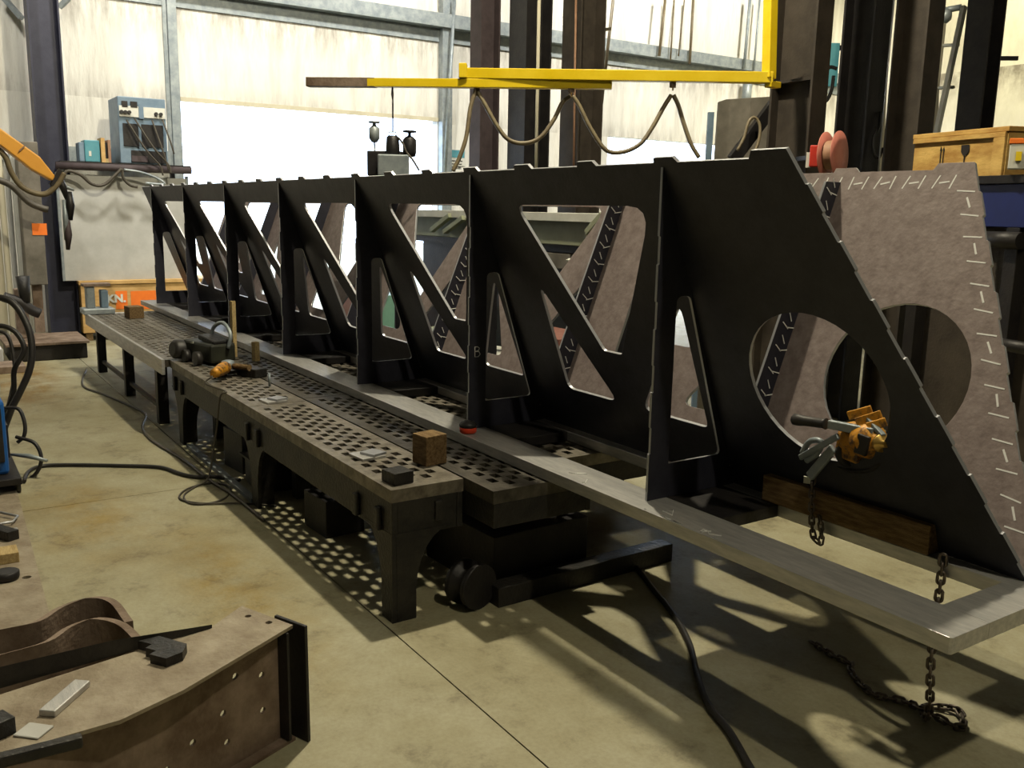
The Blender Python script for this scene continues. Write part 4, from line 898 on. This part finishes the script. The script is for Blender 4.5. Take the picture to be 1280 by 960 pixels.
# ladder and pipework between right columns
t = thing('steel_ladder', 'pale steel ladder leaning among the dark columns at right', 'ladder', at(1180, 160, 8.8))
part(t, 'stile', B().beam(at(1205, 8, 8.6), at(1170, 170, 8.6), .04, .05, up=(0, 1, 0)), 'white'); part(t, 'stile', B().beam(at(1178, 30, 8.9), at(1163, 170, 8.9), .05, .05, up=(0, 1, 0)), 'cream')
for (a, c) in ((1182, 57), (1176, 110)): part(t, 'rung', B().cyl(at(a - 4, c, 8.9), at(a + 16, c - 1, 8.6), .016, 8), 'white')
t = thing('pipe_riser', 'cream pipe riser with brass-coloured valve at top among the right columns', 'pipe', at(1172, 100, 9.2))
part(t, 'pipe', B().cyl(at(1172, -10, 9.2), at(1165, 200, 9.2), .045, 12), 'cream'); part(t, 'valve', B().lathe(at(1182, 20, 9.0), [(.04, -.05), (.07, -.02), (.07, .02), (.04, .05)], 16, (.6, .6, 0)), 'galv'); part(t, 'branch', B().cyl(at(1174, 14, 9.1), at(1202, 9, 9.0), .03, 10), 'galv')
rod('thin bright conduit between the two dark right columns', (1118, -5), (1098, 215), 1.0 if 0 else at(1108, 100, 6.9).x, .006, 'edge')
q = B(); q.tube(smooth([at(a, c, 7.33) for a, c in ((1100, 140), (1098, 160), (1092, 172), (1092, 190), (1098, 198), (1104, 185))], 6), .012, 6); solo('cable_loop', q, 'black', 'small black cable loop between the two dark right columns', 'cable')
solo('bright_duct', B().cyl(at(1104, -5, 11), at(1094, 215, 11), .09, 12), 'cream', 'pale duct seen in the gap between the dark right columns', 'duct')
# crate on blue container
cr0 = at(1151, 215, 5.6)
t = thing('pine_crate', 'pine shipping crate with printed glass and arrows marks on the blue table', 'crate', at(1200, 215, 6.0))
A_ = at(1145, 168, 6.2); C_ = at(1262, 158, 5.5); zt_, zb_ = A_.z * .5 + C_.z * .5, at(1200, 216, 5.8).z - .03
E_ = C_ + (V((C_.x - CAM.x, C_.y - CAM.y, 0)).normalized() * .1 + V((.45, .75, 0)) * .75)
A2, C2, E2 = V((A_.x, A_.y, 0)), V((C_.x, C_.y, 0)), V((E_.x, E_.y, 0)); G2 = A2 + (E2 - C2)
def quadbox(p, q_, r_, s_, z0, z1_): return B()._hexa([V((v.x, v.y, z0)) for v in (p, q_, r_, s_)] + [V((v.x, v.y, z1_)) for v in (p, q_, r_, s_)])
part(t, 'panel', quadbox(A2, C2, E2, G2, zb_, zt_ - .031), 'crate')
ctr = (A2 + C2 + E2 + G2) / 4; gr = lambda v, s=1.03: ctr + (v - ctr) * s
part(t, 'lid', quadbox(gr(A2), gr(C2), gr(E2), gr(G2), zt_ - .03, zt_), 'crate', .003)
fd = (C2 - A2); fl_ = fd.length; fu = fd / fl_; fn = V((fu.y, -fu.x, 0)); 
if fn.dot(V((CAM.x, CAM.y, 0)) - A2) < 0: fn = -fn
def strip(u0, u1, z0, z1_, t_=.018, o_=.0005): 
    p_, q_ = A2 + fu * u0 * fl_, A2 + fu * u1 * fl_; return quadbox(p_ + fn * o_, q_ + fn * o_, q_ + fn * t_, p_ + fn * t_, z0, z1_)
part(t, 'batten', strip(0, .99, zt_ - .062, zt_ - .032), 'crate', .002)
part(t, 'batten', strip(.88, .99, zb_, zt_ - .0625), 'crate', .002)
Hc = zt_ - zb_
q = B(); m0 = lambda u_, w: A2 + fu * (u_ - .02) * fl_ + fn * .004 + V((0, 0, zb_ + (w + .03) * Hc))
q.plate([(.56, .66), (.645, .66), (.648, .52), (.62, .44), (.588, .44), (.562, .52)], [], m0, fn * .002); q.plate([(.598, .44), (.608, .44), (.608, .26), (.598, .26)], [], m0, fn * .002); q.plate([(.58, .26), (.625, .26), (.625, .24), (.58, .24)], [], m0, fn * .002)
part(t, 'fragile_mark', q, 'black', label='printed black wine glass symbol')
q = B()
for u_ in (.335, .365): 
    q.plate([(u_, .28), (u_ + .008, .28), (u_ + .008, .58), (u_, .58)], [], m0, fn * .002); q.plate([(u_ - .008, .57), (u_ + .016, .57), (u_ + .004, .66)], [], m0, fn * .002)
q.plate([(.32, .25), (.39, .25), (.39, .28), (.32, .28)], [], m0, fn * .002); part(t, 'arrow_mark', q, 'black', label='printed black upward arrows over a bar')
c = at(1272, 196, 5.25)
t = thing('paint_can', 'small white and orange container at the right edge beside the crate', 'container', c)
part(t, 'body', B().obox(c, (.045, .05, .07), .5), 'white', .005); part(t, 'lid', B().obox(c + V((0, 0, .085)), (.05, .055, .015), .5), 'orangeprint', .004); part(t, 'label', B().obox(c + V((.03, -.045, 0)), (.015, .015, .025), .5), 'yellow')
# navy container table at right
T0 = at(1228, 216, 4.9); zt2 = T0.z - .0
t = thing('navy_bench', 'dark navy steel bench behind the chalk-marked plate at the right edge', 'bench', at(1290, 300, 5.2))
A3 = V((*at(1140, 216, 6.0).xy, 0)); C3 = V((*at(1420, 222, 4.6).xy, 0)); dv = (C3 - A3).normalized(); nn = V((-dv.y, dv.x, 0)); 
if nn.dot(V((CAM.x, CAM.y, 0)) - A3) > 0: nn = -nn
zt2 = zb_
part(t, 'top', quadbox(A3, C3, C3 + nn * 1.6, A3 + nn * 1.6, zt2 - .05, zt2 - .001), 'darksteel', .004)
A4, C4 = A3 + nn * .03, C3 + nn * .03
part(t, 'front_rail', quadbox(A4, C4, C4 + nn * .04, A4 + nn * .04, zt2 - .30, zt2 - .051), 'navy', .004)
for u_ in (.02, .5, .98):
    p_ = A4.lerp(C4, u_); part(t, 'leg', quadbox(p_, p_ + dv * .09, p_ + dv * .09 + nn * .09, p_ + nn * .09, 0, zt2 - .301), 'darksteel', .004)
    p_ = A4.lerp(C4, u_) + nn * 1.4; part(t, 'leg', quadbox(p_, p_ + dv * .09, p_ + dv * .09 + nn * .09, p_ + nn * .09, 0, zt2 - .051), 'darksteel', .004)
part(t, 'back_panel', quadbox(A4 + nn * 1.52, C4 + nn * 1.52, C4 + nn * 1.54, A4 + nn * 1.54, .1, zt2 - .06), 'darksteel')
part(t, 'dark_filler', quadbox(A4 + nn * .12, C4 + nn * .12, C4 + nn * .13, A4 + nn * .13, .05, zt2 - .06), 'brownsteel', 0, 'added brown panel that keeps the gap under the bench dark')  # made-up dark sheet covering the bright gap below the bench
part(t, 'lower_shelf', quadbox(A4 + nn * .14, C4 + nn * .14, C4 + nn * 1.3, A4 + nn * 1.3, .5, .53), 'brownsteel')
for k, (px, py, r_, l_) in enumerate(((1262, 432, .035, .4), (1250, 300, .05, .3))):
    c = at(px, py, 5.1 + .3 * k); solo('steel_pipe_stub', B().cyl(c - dv * l_ / 2, c + dv * l_ / 2, r_, 14), 'darksteel', ['dark pipe stub under the navy bench, lower one at right edge', 'dark pipe stub just under the navy bench rail at right edge'][k], 'pipe')
# wall rack bracket on the right wall
solo('wall_bracket', B().beam(at(1246, 73, 11.5), at(1272, 73, 11.5), .04, .05), 'darksteel', 'thin black shelf bracket on the yellow-lit wall at right', 'bracket')
# ================================================================== CLUTTER SEEN THROUGH THE CUTOUTS
cl = lambda px0, py0, px1, py1, y: None
YC = 3.0
def Fy(px0, py0, px1, py1, y=YC, dp=.3):
    a, e = ony(px0, py1, y), ony(px1, py0, y); return B().box((a.x, y, a.z), (e.x, y + dp, e.z))
t = thing('press_bed', 'sage green machine bed with ribbed rails seen through the cutouts', 'machine', (-3.0, YC + .3, 0))
part(t, 'top_plate', Fy(505, 267, 752, 270, YC - .05, .6), 'white', .003)
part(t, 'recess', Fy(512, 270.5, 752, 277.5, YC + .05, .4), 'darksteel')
part(t, 'bed', Fy(512, 278, 752, 293, YC, .5), 'sage', .006)
part(t, 'dark_rail', Fy(512, 293.5, 752, 300, YC + .03, .4), 'darksteel')  # dark strip set back under the bed
part(t, 'mid_panel', Fy(640, 300.5, 722, 315, YC + .05, .1), 'doorleaf')
part(t, 'body', B().box((ony(512, 300, YC).x, YC + .16, .12), (ony(752, 300, YC).x, YC + .6, ony(600, 301, YC).z)), 'darksteel', .01)
for (a, e, g_, h_) in ((540, 288, 563, 269), (556, 290, 580, 272), (734, 291, 754, 268)): part(t, 'rail', B().beam(ony(a, e, YC - .06), ony(g_, h_, YC - .06), .05, .045), 'sage', .004)
part(t, 'paper_heap', Fy(662, 318, 712, 332, YC + .02, .12), 'doorleaf', .004, 'torn reddish white wrapping')
part(t, 'white_scrap', B().obox(ony(716, 330, YC - .0), (.05, .02, .04), .2, .3), 'white')
bx0, bx1 = ony(512, 300, YC).x, ony(752, 300, YC).x
for a in (.1, .9): part(t, 'skid', B().box((bx0 + (bx1 - bx0) * a - .1, YC + .18, 0), (bx0 + (bx1 - bx0) * a + .1, YC + .58, .119)), 'rust')
stock('rust_drum_box', 'rust red steel box on the floor behind the frame, under the sage machine', 'box', (-2.6, 2.3, 0), (-2.0, 2.7, .80), 'red_far')
stock('green_box', 'pale green steel box on the floor behind the frame', 'box', (-5.6, 2.3, 0), (-5.0, 2.7, .85), 'green')
stock('rust_drum_box', 'rust red steel box behind the frame near the far door', 'box', (-6.6, 2.6, 0), (-6.1, 3.0, .9), 'red_far')
stock('pale_carton', 'pale carton on the floor behind the middle of the frame', 'box', (-3.5, 2.3, 0), (-2.9, 2.7, .55), 'white', rz=.3)
stock('sage_crate', 'low sage green box standing behind the frame near the pale carton', 'box', (-4.4, 2.3, 0), (-3.8, 2.7, .6), 'sage', rz=.2)
# person far behind the frame: dark head and orange shirt glimpsed through the first cutout
